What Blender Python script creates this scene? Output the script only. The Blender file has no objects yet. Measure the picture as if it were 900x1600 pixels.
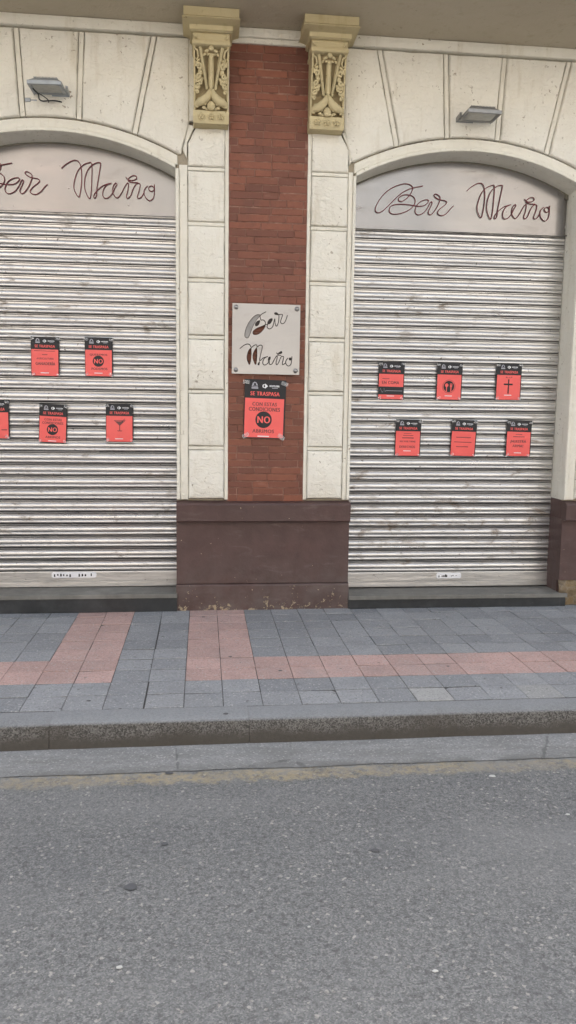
import bpy, bmesh, math, random
from mathutils import Vector, Matrix, noise
from math import radians, sin, cos, pi, sqrt
random.seed(7)
S = bpy.context.scene
C = S.collection
# ---------------------------------------------------------------- helpers
def mesh_obj(name, verts, faces, mats, fmat=None, parent=None, smooth=False):
    me = bpy.data.meshes.new(name)
    me.from_pydata([tuple(v) for v in verts], [], [tuple(f) for f in faces])
    for m in (mats if isinstance(mats, (list, tuple)) else [mats]): me.materials.append(m)
    if fmat:
        for p, k in zip(me.polygons, fmat): p.material_index = k
    if smooth:
        for p in me.polygons: p.use_smooth = True
    bm = bmesh.new(); bm.from_mesh(me)
    bmesh.ops.recalc_face_normals(bm, faces=bm.faces) if smooth != 'keep' else None
    bm.to_mesh(me); bm.free()
    o = bpy.data.objects.new(name, me); C.objects.link(o)
    if parent: o.parent = parent
    return o
class MB:
    """collects shapes for ONE mesh object"""
    def __init__(s): s.v = []; s.f = []; s.m = []
    def add(s, vs, fs, mi=0):
        b = len(s.v); s.v += [tuple(v) for v in vs]
        s.f += [tuple(i + b for i in f) for f in fs]; s.m += [mi] * len(fs)
    def box(s, x0, x1, y0, y1, z0, z1, mi=0, ch=0.0, jit=0.0):
        if ch <= 0:
            vs = [(x, y, z) for x in (x0, x1) for y in (y0, y1) for z in (z0, z1)]
            s.add(vs, [(0,1,3,2),(4,6,7,5),(0,4,5,1),(2,3,7,6),(0,2,6,4),(1,5,7,3)], mi); return
        bm = bmesh.new(); bmesh.ops.create_cube(bm, size=1)
        for v in bm.verts:
            v.co = Vector((x0 if v.co.x < 0 else x1, y0 if v.co.y < 0 else y1, z0 if v.co.z < 0 else z1))
        bmesh.ops.bevel(bm, geom=bm.edges[:], offset=ch, segments=2, affect='EDGES', profile=0.6)
        s.bm(bm, mi)
    def bm(s, bm, mi=0, mat=None):
        if mat: bm.transform(mat)
        bm.verts.index_update()
        s.add([v.co[:] for v in bm.verts], [tuple(v.index for v in f.verts) for f in bm.faces], mi); bm.free()
    def prism(s, poly, yb, yf, ch=0.008, dep=None, mi=0, wob=0.0):
        """polygon (x,z) raised from y=yb to front y=yf with a two-step chamfered rim"""
        dep = ch if dep is None else dep
        a = ccw(poly)
        if wob:
            p = []
            for i in range(len(a)):
                u = Vector(a[i]); v = Vector(a[(i+1) % len(a)]); L = (v-u).length; k = max(1, int(L/.035)); nn = Vector((-(v-u).y, (v-u).x)).normalized()
                for j in range(k):
                    q = u + (v-u)*(j/k); w = wob*(noise.noise(Vector((q.x*9, q.y*9, 2.3))) + .6*noise.noise(Vector((q.x*27, q.y*27, 8.)))) if j else 0
                    p.append((q.x + nn.x*w, q.y + nn.y*w))
            a = p
        b = inset(a, ch * .35); c = inset(a, ch)
        n = len(a)
        rings = [[(x, yb, z) for x, z in a], [(x, yf + dep, z) for x, z in a], [(x, yf + dep * .3, z) for x, z in b], [(x, yf, z) for x, z in c]]
        vs = [v for r in rings for v in r]; fs = []
        for k in range(3):
            for i in range(n):
                j = (i + 1) % n; fs.append((k*n+i, k*n+j, (k+1)*n+j, (k+1)*n+i))
        fs.append(tuple(3*n + i for i in range(n)))
        s.add(vs, fs, mi)
    def tube(s, pts, r, mi=0, n=8, cap=True):
        pts = [Vector(p) for p in pts]; N = len(pts); b = len(s.v); up = None
        for i, p in enumerate(pts):
            t = (pts[min(i+1, N-1)] - pts[max(i-1, 0)]).normalized()
            if up is None:
                up = Vector((0, 1, 0)) if abs(t.y) < .9 else Vector((1, 0, 0))
            u = (up - t * up.dot(t)).normalized(); w = t.cross(u); up = u
            rr = r[i] if isinstance(r, (list, tuple)) else r
            for k in range(n):
                a = 2*pi*k/n; s.v.append(tuple(p + (u*cos(a) + w*sin(a)) * rr))
        for i in range(N-1):
            for k in range(n):
                s.f.append((b+i*n+k, b+i*n+(k+1)%n, b+(i+1)*n+(k+1)%n, b+(i+1)*n+k)); s.m.append(mi)
        if cap:
            s.f.append(tuple(b+k for k in range(n))); s.m.append(mi)
            s.f.append(tuple(b+(N-1)*n+k for k in range(n))); s.m.append(mi)
    def ell(s, c, r, mi=0, rot=None, seg=12, rings=8):
        bm = bmesh.new(); bmesh.ops.create_uvsphere(bm, u_segments=seg, v_segments=rings, radius=1)
        M = Matrix.Translation(c) @ (rot or Matrix.Identity(4)) @ Matrix.Diagonal((*r, 1)); s.bm(bm, mi, M)
    def build(s, name, mats, parent=None, smooth=False):
        return mesh_obj(name, s.v, s.f, mats, s.m, parent, smooth)
def ccw(p):
    a = sum(p[i][0]*p[(i+1)%len(p)][1] - p[(i+1)%len(p)][0]*p[i][1] for i in range(len(p)))
    return list(p) if a > 0 else list(p)[::-1]
def inset(p, d):
    n = len(p); out = []
    for i in range(n):
        a = Vector(p[i-1]); b = Vector(p[i]); c = Vector(p[(i+1) % n])
        e1 = (b-a).normalized(); e2 = (c-b).normalized()
        n1 = Vector((-e1.y, e1.x)); n2 = Vector((-e2.y, e2.x)); m = n1 + n2
        k = d / max(.25, 1 + n1.dot(n2)); q = b + m * k; out.append((q.x, q.y))
    return out
def tag(o, label=None, cat=None, group=None, kind=None):
    if label: o['label'] = label
    if cat: o['category'] = cat
    if group: o['group'] = group
    if kind: o['kind'] = kind
    return o
def autosmooth(o, ang=40):
    me = o.data
    for p in me.polygons: p.use_smooth = True
    bm = bmesh.new(); bm.from_mesh(me)
    for e in bm.edges:
        e.smooth = not (len(e.link_faces) != 2 or e.calc_face_angle(0) > radians(ang))
    bm.to_mesh(me); bm.free(); return o
def spline(pts, sub=5):
    P = [Vector(p) for p in pts]; out = []
    for i in range(len(P)-1):
        a = P[max(i-1, 0)]; b = P[i]; c = P[i+1]; d = P[min(i+2, len(P)-1)]
        for k in range(sub):
            t = k/sub
            out.append(.5*((2*b) + (c-a)*t + (2*a-5*b+4*c-d)*t*t + (3*b-a-3*c+d)*t**3))
    out.append(P[-1]); return out
# ---------------------------------------------------------------- materials
class NT:
    def __init__(s, name):
        s.mat = bpy.data.materials.new(name); s.mat.use_nodes = True
        s.t = s.mat.node_tree; s.b = s.t.nodes['Principled BSDF']; s.co = s.n('ShaderNodeTexCoord').outputs['Object']
    def n(s, ty, **kw):
        o = s.t.nodes.new(ty)
        for k, v in kw.items(): setattr(o, k, v)
        return o
    def put(s, sock, v):
        if hasattr(v, 'is_linked') or isinstance(v, bpy.types.NodeSocket): s.t.links.new(v, sock)
        elif isinstance(v, tuple) and len(v) == 3 and sock.type == 'RGBA': sock.default_value = (*v, 1)
        else: sock.default_value = v
    def scale(s, sc):
        m = s.n('ShaderNodeMapping'); s.t.links.new(s.co, m.inputs['Vector']); m.inputs['Scale'].default_value = sc
        return m.outputs[0]
    def noise(s, sc, det=4, rough=.55, vec=None, dist=0):
        o = s.n('ShaderNodeTexNoise'); s.put(o.inputs['Vector'], vec if vec is not None else s.co)
        o.inputs['Scale'].default_value = sc; o.inputs['Detail'].default_value = det
        o.inputs['Roughness'].default_value = rough; o.inputs['Distortion'].default_value = dist
        return o.outputs['Fac']
    def vor(s, sc, vec=None, feat='F1', out='Distance', rand=1):
        o = s.n('ShaderNodeTexVoronoi', feature=feat); s.put(o.inputs['Vector'], vec if vec is not None else s.co)
        o.inputs['Scale'].default_value = sc; o.inputs['Randomness'].default_value = rand
        return o.outputs[out]
    def ramp(s, f, a, b, lo=0., hi=1.):
        o = s.n('ShaderNodeMapRange'); s.put(o.inputs['Value'], f)
        for k, v in zip(('From Min', 'From Max', 'To Min', 'To Max'), (a, b, lo, hi)): o.inputs[k].default_value = v
        return o.outputs[0]
    def math(s, op, a, b=0., clamp=False):
        o = s.n('ShaderNodeMath', operation=op, use_clamp=clamp); s.put(o.inputs[0], a); s.put(o.inputs[1], b); return o.outputs[0]
    def mix(s, f, a, b, mode='MIX'):
        o = s.n('ShaderNodeMix', data_type='RGBA', blend_type=mode)
        s.put(o.inputs[0], f); s.put(o.inputs[6], a); s.put(o.inputs[7], b); return o.outputs[2]
    def sep(s, v):
        o = s.n('ShaderNodeSeparateXYZ'); s.put(o.inputs[0], v); return o.outputs
    def island(s):
        return s.n('ShaderNodeNewGeometry').outputs['Random Per Island']
    def bump(s, h, dist, strength=1., prev=None):
        o = s.n('ShaderNodeBump'); s.put(o.inputs['Height'], h); o.inputs['Distance'].default_value = dist
        o.inputs['Strength'].default_value = strength
        if prev is not None: s.t.links.new(prev, o.inputs['Normal'])
        return o.outputs[0]
    def out(s, col, rough=.8, metal=0., nrm=None, spec=None):
        s.put(s.b.inputs['Base Color'], col); s.put(s.b.inputs['Roughness'], rough); s.put(s.b.inputs['Metallic'], metal)
        if nrm is not None: s.t.links.new(nrm, s.b.inputs['Normal'])
        if spec is not None: s.b.inputs['Specular IOR Level'].default_value = spec
        return s.mat
def plain(name, col, rough=.6, metal=0., spec=.5):
    t = NT(name); n = t.noise(18, 4)
    c = t.mix(t.ramp(n, .3, .7), tuple(x*.88 for x in col), tuple(min(1, x*1.08) for x in col))
    return t.out(c, rough, metal, t.bump(t.noise(120, 3), .0006, .5), spec)
def plaster(name, base, dirt=(.22,.17,.11), amt=.5, bump=.008, chips=True, low=None):
    t = NT(name); amt = min(1, amt*1.5)
    big = t.noise(1.3, 5, .6); mid = t.noise(7, 5, .6); fine = t.noise(70, 4, .6)
    c = t.mix(t.ramp(big, .35, .7), base, tuple(x*k for x, k in zip(base, (.90, .885, .86))))
    c = t.mix(t.ramp(mid, .45, .8, 0, .35), c, tuple(x*k for x, k in zip(base, (.86, .83, .78))))
    # soot and rain smears, stretched downwards
    st = t.noise(3.2, 6, .65, t.scale((3.5, 3.5, .55)))
    c = t.mix(t.ramp(st, .56, .82, 0, amt), c, tuple(x*k for x, k in zip(base, (.66, .60, .50))))
    # small scabs / chips where the paint is gone
    if chips:
        sp = t.noise(38, 3, .5, dist=.6); m2 = t.noise(4.5, 3, .5)
        chip = t.math('MULTIPLY', t.ramp(sp, .655, .68), t.ramp(m2, .47, .62))
        c = t.mix(t.math('MULTIPLY', chip, .8), c, dirt)
    trow = t.noise(17, 5, .62, t.scale((1, 1, 1.6)), dist=.8)
    nb = t.bump(mid, bump*1.6, .6); nb = t.bump(trow, bump*1.5, .8, nb); nb = t.bump(fine, bump*.35, .8, nb)
    return t.out(c, .82, 0, nb, .3)
M = {}
M['cream'] = plaster('cream_paint', (.71, .685, .60))
M['cream_block'] = plaster('cream_paint_blocks', (.74, .715, .635), bump=.011)
M['joint_dirt'] = plaster('grimy_joint_paint', (.34, .30, .23), amt=.8, bump=.005)
def sooty(m):
    nt = m.node_tree; bs = nt.nodes['Principled BSDF']; src = bs.inputs['Base Color'].links[0].from_socket
    t = NT.__new__(NT); t.mat = m; t.t = nt; t.b = bs; t.co = [n for n in nt.nodes if n.type == 'TEX_COORD'][0].outputs['Object']
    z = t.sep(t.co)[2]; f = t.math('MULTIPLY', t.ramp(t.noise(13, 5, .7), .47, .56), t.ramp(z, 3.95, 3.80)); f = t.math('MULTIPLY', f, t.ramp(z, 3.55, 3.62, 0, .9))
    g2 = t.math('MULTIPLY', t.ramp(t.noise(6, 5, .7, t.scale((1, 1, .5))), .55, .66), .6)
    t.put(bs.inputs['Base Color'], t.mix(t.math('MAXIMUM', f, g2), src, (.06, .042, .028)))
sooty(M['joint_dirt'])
M['soffit'] = plaster('taupe_ceiling_paint', (.47, .42, .325), dirt=(.30,.27,.2), amt=.45, bump=.004)
M['ochre'] = plaster('ochre_stone_paint', (.53, .455, .275), dirt=(.22,.17,.08), amt=.5, bump=.004)
M['ochre_dark'] = plaster('ochre_recess_shade', (.40, .32, .18), dirt=(.2,.15,.08), amt=.9, bump=.004)  # darker ochre for the corbel's sunken field, shade put into the colour
def mk_facing():  # pink and blue-grey bands chosen to tint the reflections in the panels
    t = NT('mottled_facing_render'); n = t.noise(.22, 2, .5, t.scale((1, 1, .2)))
    c = t.mix(t.ramp(n, .38, .5), (.62, .50, .44), (.62, .58, .52)); c = t.mix(t.ramp(n, .52, .62), c, (.45, .49, .53))
    return t.out(c, .85)
M['facing'] = mk_facing()
M['outer'] = plaster('pale_render', (.62, .57, .49))
def mk_brown():
    t = NT('oxblood_paint')
    mid = t.noise(5, 6, .65); fine = t.noise(60, 4); big = t.noise(1.5, 4)
    c = t.mix(t.ramp(mid, .35, .72), (.058, .029, .025), (.088, .048, .042))
    c = t.mix(t.ramp(big, .4, .75, 0, .5), c, (.076, .050, .045))
    dust = t.noise(9, 6, .7, t.scale((.6, .6, 2.2)))
    c = t.mix(t.ramp(dust, .58, .8, 0, .55), c, (.115, .092, .082))
    x, y, z = t.sep(t.co)
    sc = t.noise(5, 7, .75, t.scale((.45, 1, 1.6)), dist=1.2)
    c = t.mix(t.ramp(sc, .57, .70, 0, .55), c, (.135, .105, .095))
    c = t.mix(t.ramp(t.noise(11, 6, .75, t.scale((1, 1, .35))), .60, .74, 0, .6), c, (.035, .022, .020))
    c = t.mix(t.math('MULTIPLY', t.ramp(z, .0, .5, .65, 0), t.ramp(t.noise(7, 5, .7), .35, .65)), c, (.12, .10, .09))
    # chipped paint, more of it near the pavement
    low = t.ramp(z, .0, .30, .175, 0)
    sp = t.noise(16, 6, .7, dist=.7)
    chip = t.math('GREATER_THAN', t.math('ADD', sp, low), .735)
    chip2 = t.math('GREATER_THAN', t.math('ADD', t.noise(34, 3, .5), t.ramp(z, .0, .25, .09, 0)), .755)
    ch = t.math('MAXIMUM', chip, chip2)
    c = t.mix(ch, c, t.mix(t.noise(30, 2), (.30, .25, .20), (.36, .27, .15)))
    nb = t.bump(mid, .008, .6); nb = t.bump(fine, .002, .7, nb); nb = t.bump(ch, .002, 1, nb)
    return t.out(c, .55, 0, nb, .45)
M['brown'] = mk_brown()
def mk_brick():
    t = NT('painted_red_brick')
    r = t.island(); n = t.noise(22, 5, .65); big = t.noise(2.2, 4)
    c = t.mix(r, (.115, .043, .026), (.215, .074, .040))
    c = t.mix(t.ramp(n, .4, .75, 0, .6), c, (.15, .045, .03))
    c = t.mix(t.ramp(big, .5, .75, 0, .45), c, (.17, .065, .045))
    sc = t.noise(7, 6, .7, t.scale((.7, 1, 3)))
    c = t.mix(t.ramp(sc, .60, .74, 0, .5), c, (.30, .17, .125))
    c = t.mix(t.ramp(t.noise(4, 6, .7), .55, .72, 0, .5), c, (.09, .040, .028))
    nb = t.bump(n, .005, .7); nb = t.bump(t.noise(110, 3), .0015, .7, nb)
    return t.out(c, .62, 0, nb, .4)
M['brick'] = mk_brick()
def mk_mortar():
    t = NT('brick_joint'); n = t.noise(9, 5, .7)
    c = t.mix(t.ramp(n, .36, .62), (.10, .042, .03), (.27, .155, .115))
    return t.out(c, .85, 0, t.bump(t.noise(80, 3), .003, .8), .3)
M['mortar'] = mk_mortar()
def mk_steel(name, base=(.60,.585,.56), rough=(.26,.42), dirtamt=1., metal=.92, stretch=.25, wav=.0012, panel=False):
    t = NT(name)
    a = t.noise(6, 5, .6, t.scale((stretch, 1, 7))); b = t.noise(3, 5, .65); f = t.noise(60, 4, .6, t.scale((.12, 1, 3)))
    if panel: a = t.noise(1.2, 3)
    c = t.mix(t.ramp(a, .35, .68), tuple(x*(.95 if panel else .86) for x in base), tuple(min(1, x*1.1) for x in base))
    g = t.noise(9, 7, .72, t.scale((.55, 1, 1.4)), dist=.5)
    dirt = t.math('MULTIPLY', t.ramp(g, .54, .74), t.ramp(b, .38, .62), True)
    dirt = t.math('MULTIPLY', dirt, dirtamt, True)
    zz = t.sep(t.co)[2]
    if not panel:
        rz = t.math('MULTIPLY', t.ramp(t.noise(6, 6, .72, t.scale((.8, 1, 1.8)), dist=.6), .52, .66), t.math('MULTIPLY', t.ramp(zz, .35, .6), t.ramp(zz, .75, 1.15, 1, 0)))
        dirt = t.math('MAXIMUM', dirt, t.math('MULTIPLY', rz, t.ramp(t.noise(1.1, 2), .42, .55, .1, .95)))
    c = t.mix(dirt, c, (.20, .150, .105))
    sp = t.math('MULTIPLY', t.ramp(t.noise(42, 3, .5), .68, .72), t.ramp(t.noise(5, 3), .45, .6))
    sp = t.math('MULTIPLY', sp, .75*dirtamt)
    c = t.mix(sp, c, (.10, .08, .065))
    rg = t.math('ADD', t.ramp(t.noise(5, 5, .6, t.scale((.3, 1, 2))), .3, .7, rough[0], rough[1]), t.math('MULTIPLY', dirt, .3))
    mt = t.math('SUBTRACT', metal, t.math('MULTIPLY', t.math('MAXIMUM', dirt, sp), .7))
    w = t.noise(2.2, 3, .5, t.scale((1.2, 1, 4)))
    nb = t.bump(w, wav*12, .6) if not panel else t.bump(t.noise(1.8, 1, .3, t.scale((1, 1, .06))), .018, .45)
    if not panel: nb = t.bump(f, wav*.35, .5, nb)
    return t.out(c, rg, mt, nb)
M['slat'] = mk_steel('galvanised_slat', (.565,.555,.54), (.26,.42), 1.5, .90, .5, .0006)
M['hinge'] = plain('black_hinge_groove', (.05,.045,.04), .6, .3)  # near-black colour for the groove faces between slats
M['panelsteel'] = mk_steel('brushed_steel_panel', (.245,.238,.236), (.16,.26), .3, .85, 1, .0002, True)
M['barsteel'] = mk_steel('dull_steel_bar', (.50,.49,.475), (.35,.5), .9, .88)
M['plaque'] = mk_steel('plaque_steel', (.40,.385,.365), (.45,.55), .35, .7, 1, .0003, True)
M['bolt'] = plain('bolt_metal', (.30, .29, .28), .35, .9)
M['dark'] = plain('dark_void', (.02, .018, .016), .8)
M['gapfill'] = plain('grey_olive_gap', (.14,.13,.10), .8)  # dark grey-olive fill for the gap between panel and arch
M['wire'] = plain('dark_red_tube', (.13, .018, .024), .5)
M['blackline'] = plain('dark_cut_edge', (.03, .022, .02), .6)
M['seen_brick'] = plain('cutout_brick', (.16, .055, .04), .7)
M['seen_grey'] = plain('cutout_grey', (.26, .25, .235), .6)
def mk_tile(name, a, b):
    t = NT(name); r = t.island()
    c = t.mix(r, tuple(x*.90 for x in a), tuple(x*1.06 for x in b))
    g = t.vor(125, out='Color'); gx = t.sep(g)[0]
    c = t.mix(t.ramp(gx, .0, 1., 0, .5), c, tuple(x*1.45 for x in b), 'MIX')
    c = t.mix(t.ramp(gx, .80, .86, 0, .5), c, tuple(x*.45 for x in a))
    c = t.mix(t.ramp(gx, .95, .97, 0, .6), c, (.50, .49, .47))
    st = t.noise(3.5, 6, .65)
    c = t.mix(t.ramp(st, .5, .78, 0, .42), c, tuple(x*.6 for x in a))
    c = t.mix(t.ramp(t.noise(13, 6, .75), .55, .75, 0, .4), c, tuple(x*.5 for x in a))
    c = t.mix(t.ramp(t.noise(1.6, 5, .7), .5, .72, 0, .35), c, (.27, .27, .265))
    dk = t.math('MULTIPLY', t.ramp(t.noise(19, 2, .4), .72, .74), .6)
    c = t.mix(dk, c, (.05, .05, .05))
    nb = t.bump(gx, .0018, .7); nb = t.bump(t.noise(8, 4), .004, .5, nb)
    return t.out(c, .66, 0, nb, .4)
M['tile_grey'] = mk_tile('blue_grey_paver', (.190, .198, .208), (.245, .251, .258))
M['tile_red'] = mk_tile('salmon_paver', (.37, .255, .228), (.42, .285, .255))
M['tile_pale'] = mk_tile('pale_repair_paver', (.27, .27, .265), (.30, .30, .29))
M['grout'] = plain('dark_grout', (.05, .049, .046), .9)
def mk_kerb():
    t = NT('granite_kerb'); x, y, z = t.sep(t.co)
    g = t.vor(170, out='Color'); gx = t.sep(g)[0]
    top = t.mix(t.ramp(gx, 0, 1, 0, .8), (.19, .197, .203), (.26, .267, .272))
    rough = t.mix(t.ramp(gx, .2, .9), (.045, .041, .036), (.155, .146, .132))
    low = t.mix(t.noise(40, 4), (.048, .042, .035), (.080, .071, .059))
    # splashed road film covers the lower half of the riser, with an uneven edge
    edge = t.math('ADD', z, t.ramp(t.noise(6, 5, .7), .3, .7, -.03, .03))
    face = t.mix(t.ramp(edge, -.095, -.05), low, rough)
    blot = t.noise(2.7, 5, .65)
    face = t.mix(t.ramp(blot, .52, .66, 0, .55), face, (.055, .046, .036))
    isTop = t.ramp(z, -.016, -.004)
    c = t.mix(isTop, face, top)
    nb = t.bump(gx, .003, .8); nb = t.bump(t.noise(30, 4), .006, .6, nb)
    return t.out(c, .75, 0, nb, .4)
M['kerb'] = mk_kerb()
def mk_asphalt():
    t = NT('worn_asphalt'); x, y, z = t.sep(t.co)
    g = t.sep(t.vor(200, out='Color'))[0]; g2 = t.sep(t.vor(95, out='Color'))[1]
    base = t.mix(t.ramp(t.noise(.9, 5, .6), .3, .7), (.128, .131, .131), (.163, .165, .163))
    c = t.mix(t.ramp(g, 0, 1), (.078, .080, .080), (.248, .249, .246))
    c = t.mix(.36, c, base)
    c = t.mix(t.ramp(g, .86, .9, 0, .5), c, (.27, .265, .25))
    c = t.mix(t.ramp(g2, .972, .98, 0, .6), c, (.42, .40, .36))
    fn = t.noise(45, 5, .7)
    c = t.mix(t.ramp(fn, .36, .52, .6, 0), c, (.055, .055, .055))
    c = t.mix(t.ramp(t.noise(2.5, 5, .7), .52, .75, 0, .4), c, (.095, .098, .104))
    c = t.mix(t.ramp(t.noise(.8, 5, .6, t.scale((.35, 1.4, 1))), .50, .70, 0, .4), c, (.24, .24, .235))
    c = t.mix(t.math('MULTIPLY', t.ramp(y, -2.80, -2.66), t.ramp(t.noise(6, 6, .75), .40, .58)), c, (.215, .215, .205))
    # worn yellow line along the gutter
    yy = t.math('ADD', y, t.ramp(t.noise(9, 4, .6), .3, .7, -.03, .03))
    band = t.math('MULTIPLY', t.ramp(yy, -2.775, -2.75), t.ramp(yy, -2.665, -2.64, 1, 0))
    wear = t.math('MULTIPLY', t.ramp(t.noise(28, 5, .75), .38, .56), t.ramp(t.noise(2.1, 4, .6), .3, .58, .25, 1))
    c = t.mix(t.math('MULTIPLY', t.math('MULTIPLY', band, wear), .5), c, (.42, .33, .17))
    nb = t.bump(g, .004, .8); nb = t.bump(fn, .006, .8, nb); nb = t.bump(t.noise(3, 3), .02, .4, nb)
    return t.out(c, .8, 0, nb, .4)
M['asphalt'] = mk_asphalt()
def mk_gutter():
    t = NT('gutter_concrete')
    g = t.sep(t.vor(130, out='Color'))[0]
    c = t.mix(t.ramp(g, 0, 1), (.19, .192, .19), (.28, .28, .275))
    c = t.mix(t.ramp(t.noise(4, 6, .7, t.scale((.5, 2, 1))), .42, .68, 0, .7), c, (.145, .143, .137))
    c = t.mix(t.ramp(g, .93, .95, 0, .6), c, (.38, .37, .35))
    y_ = t.sep(t.co)[1]; c = t.mix(t.math('MULTIPLY', t.ramp(y_, -2.56, -2.65), t.ramp(t.noise(7, 6, .75), .36, .56)), c, (.135, .135, .128))
    cr = t.vor(.9, t.scale((1, .55, 1)), 'DISTANCE_TO_EDGE')
    w = t.math('ADD', cr, t.ramp(t.noise(14, 4), .3, .7, -.01, .01))
    crack = t.ramp(w, .000, .005, .45, 0)
    c = t.mix(crack, c, (.05, .05, .045))
    nb = t.bump(g, .003, .7); nb = t.bump(t.noise(12, 5), .008, .6, nb)
    return t.out(c, .8, 0, nb, .3)
M['gutter'] = mk_gutter()
def mk_stone(name, a, b, rough, bump):
    t = NT(name); n = t.noise(12, 6, .65); s = t.noise(3, 4)
    c = t.mix(t.ramp(n, .35, .7), a, b)
    c = t.mix(t.ramp(t.noise(26, 5, .7), .66, .72, 0, .6), c, tuple(x*2.6+.04 for x in b))
    c = t.mix(t.ramp(s, .5, .7, 0, .5), c, tuple(x*1.5+.01 for x in b))
    return t.out(c, rough, 0, t.bump(n, bump, .6), .5)
M['step_top'] = mk_stone('worn_step_slab', (.115, .112, .10), (.155, .15, .135), .6, .003)
M['step_black'] = mk_stone('black_stone', (.014, .016, .018), (.026, .028, .030), .4, .002)
def mk_rubble():
    t = NT('exposed_rubble'); v = t.vor(9, t.scale((1, 1, 1.7)), out='Color'); e = t.vor(9, t.scale((1, 1, 1.7)), 'DISTANCE_TO_EDGE'); n = t.noise(22, 6, .7)
    c = t.mix(t.sep(v)[0], (.20, .14, .075), (.14, .115, .09)); c = t.mix(t.ramp(n, .4, .65, 0, .7), c, (.28, .22, .14))
    c = t.mix(t.ramp(n, .58, .66, 0, .8), c, (.07, .05, .04)); c = t.mix(t.ramp(e, .0, .07, .7, 0), c, (.24, .20, .15))
    return t.out(c, .9, 0, t.bump(n, .03, .9, t.bump(e, .03, .8)), .2)
M['rubble'] = mk_rubble()
def mk_poster(name, c0):
    t = NT(name); c = t.mix(t.ramp(t.noise(12, 4), .3, .7), tuple(x*.92 for x in c0), c0)
    return t.out(c, .38, 0, t.bump(t.noise(16, 2), .004, .4), .5)
M['p_red'] = mk_poster('poster_red', (.76, .095, .085))
M['p_black'] = mk_poster('poster_black', (.018, .018, .020)); M['p_black'].node_tree.nodes['Principled BSDF'].inputs['Roughness'].default_value = .5; M['p_black'].node_tree.nodes['Principled BSDF'].inputs['Specular IOR Level'].default_value = .3
M['p_white'] = mk_poster('poster_white', (.72, .72, .74))
M['p_grey'] = mk_poster('poster_grey', (.32, .32, .36))
M['p_dred'] = mk_poster('poster_dark_red_ink', (.10, .016, .018))
def mk_tape():
    t = NT('clear_tape'); t.b.inputs['Alpha'].default_value = .16
    return t.out((.75, .75, .74), .3, 0, t.bump(t.noise(90, 3), .003, .8), .6)
M['tape'] = mk_tape()
M['winglass'] = plain('dark_window_glass', (.04,.045,.05), .1)
M['lampbody'] = plain('grey_aluminium', (.26, .26, .255), .45, .5)
M['lampblue'] = plain('pale_blue_grey_aluminium', (.29, .31, .32), .45, .4)
M['lampglass'] = plain('frosted_lamp_glass', (.40, .40, .36), .25)
M['cable'] = plain('black_cable', (.02, .02, .02), .5)
M['paper'] = plain('white_paper', (.42, .42, .40), .8)
M['tar'] = plain('flattened_gum', (.075, .077, .082), .75)
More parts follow.
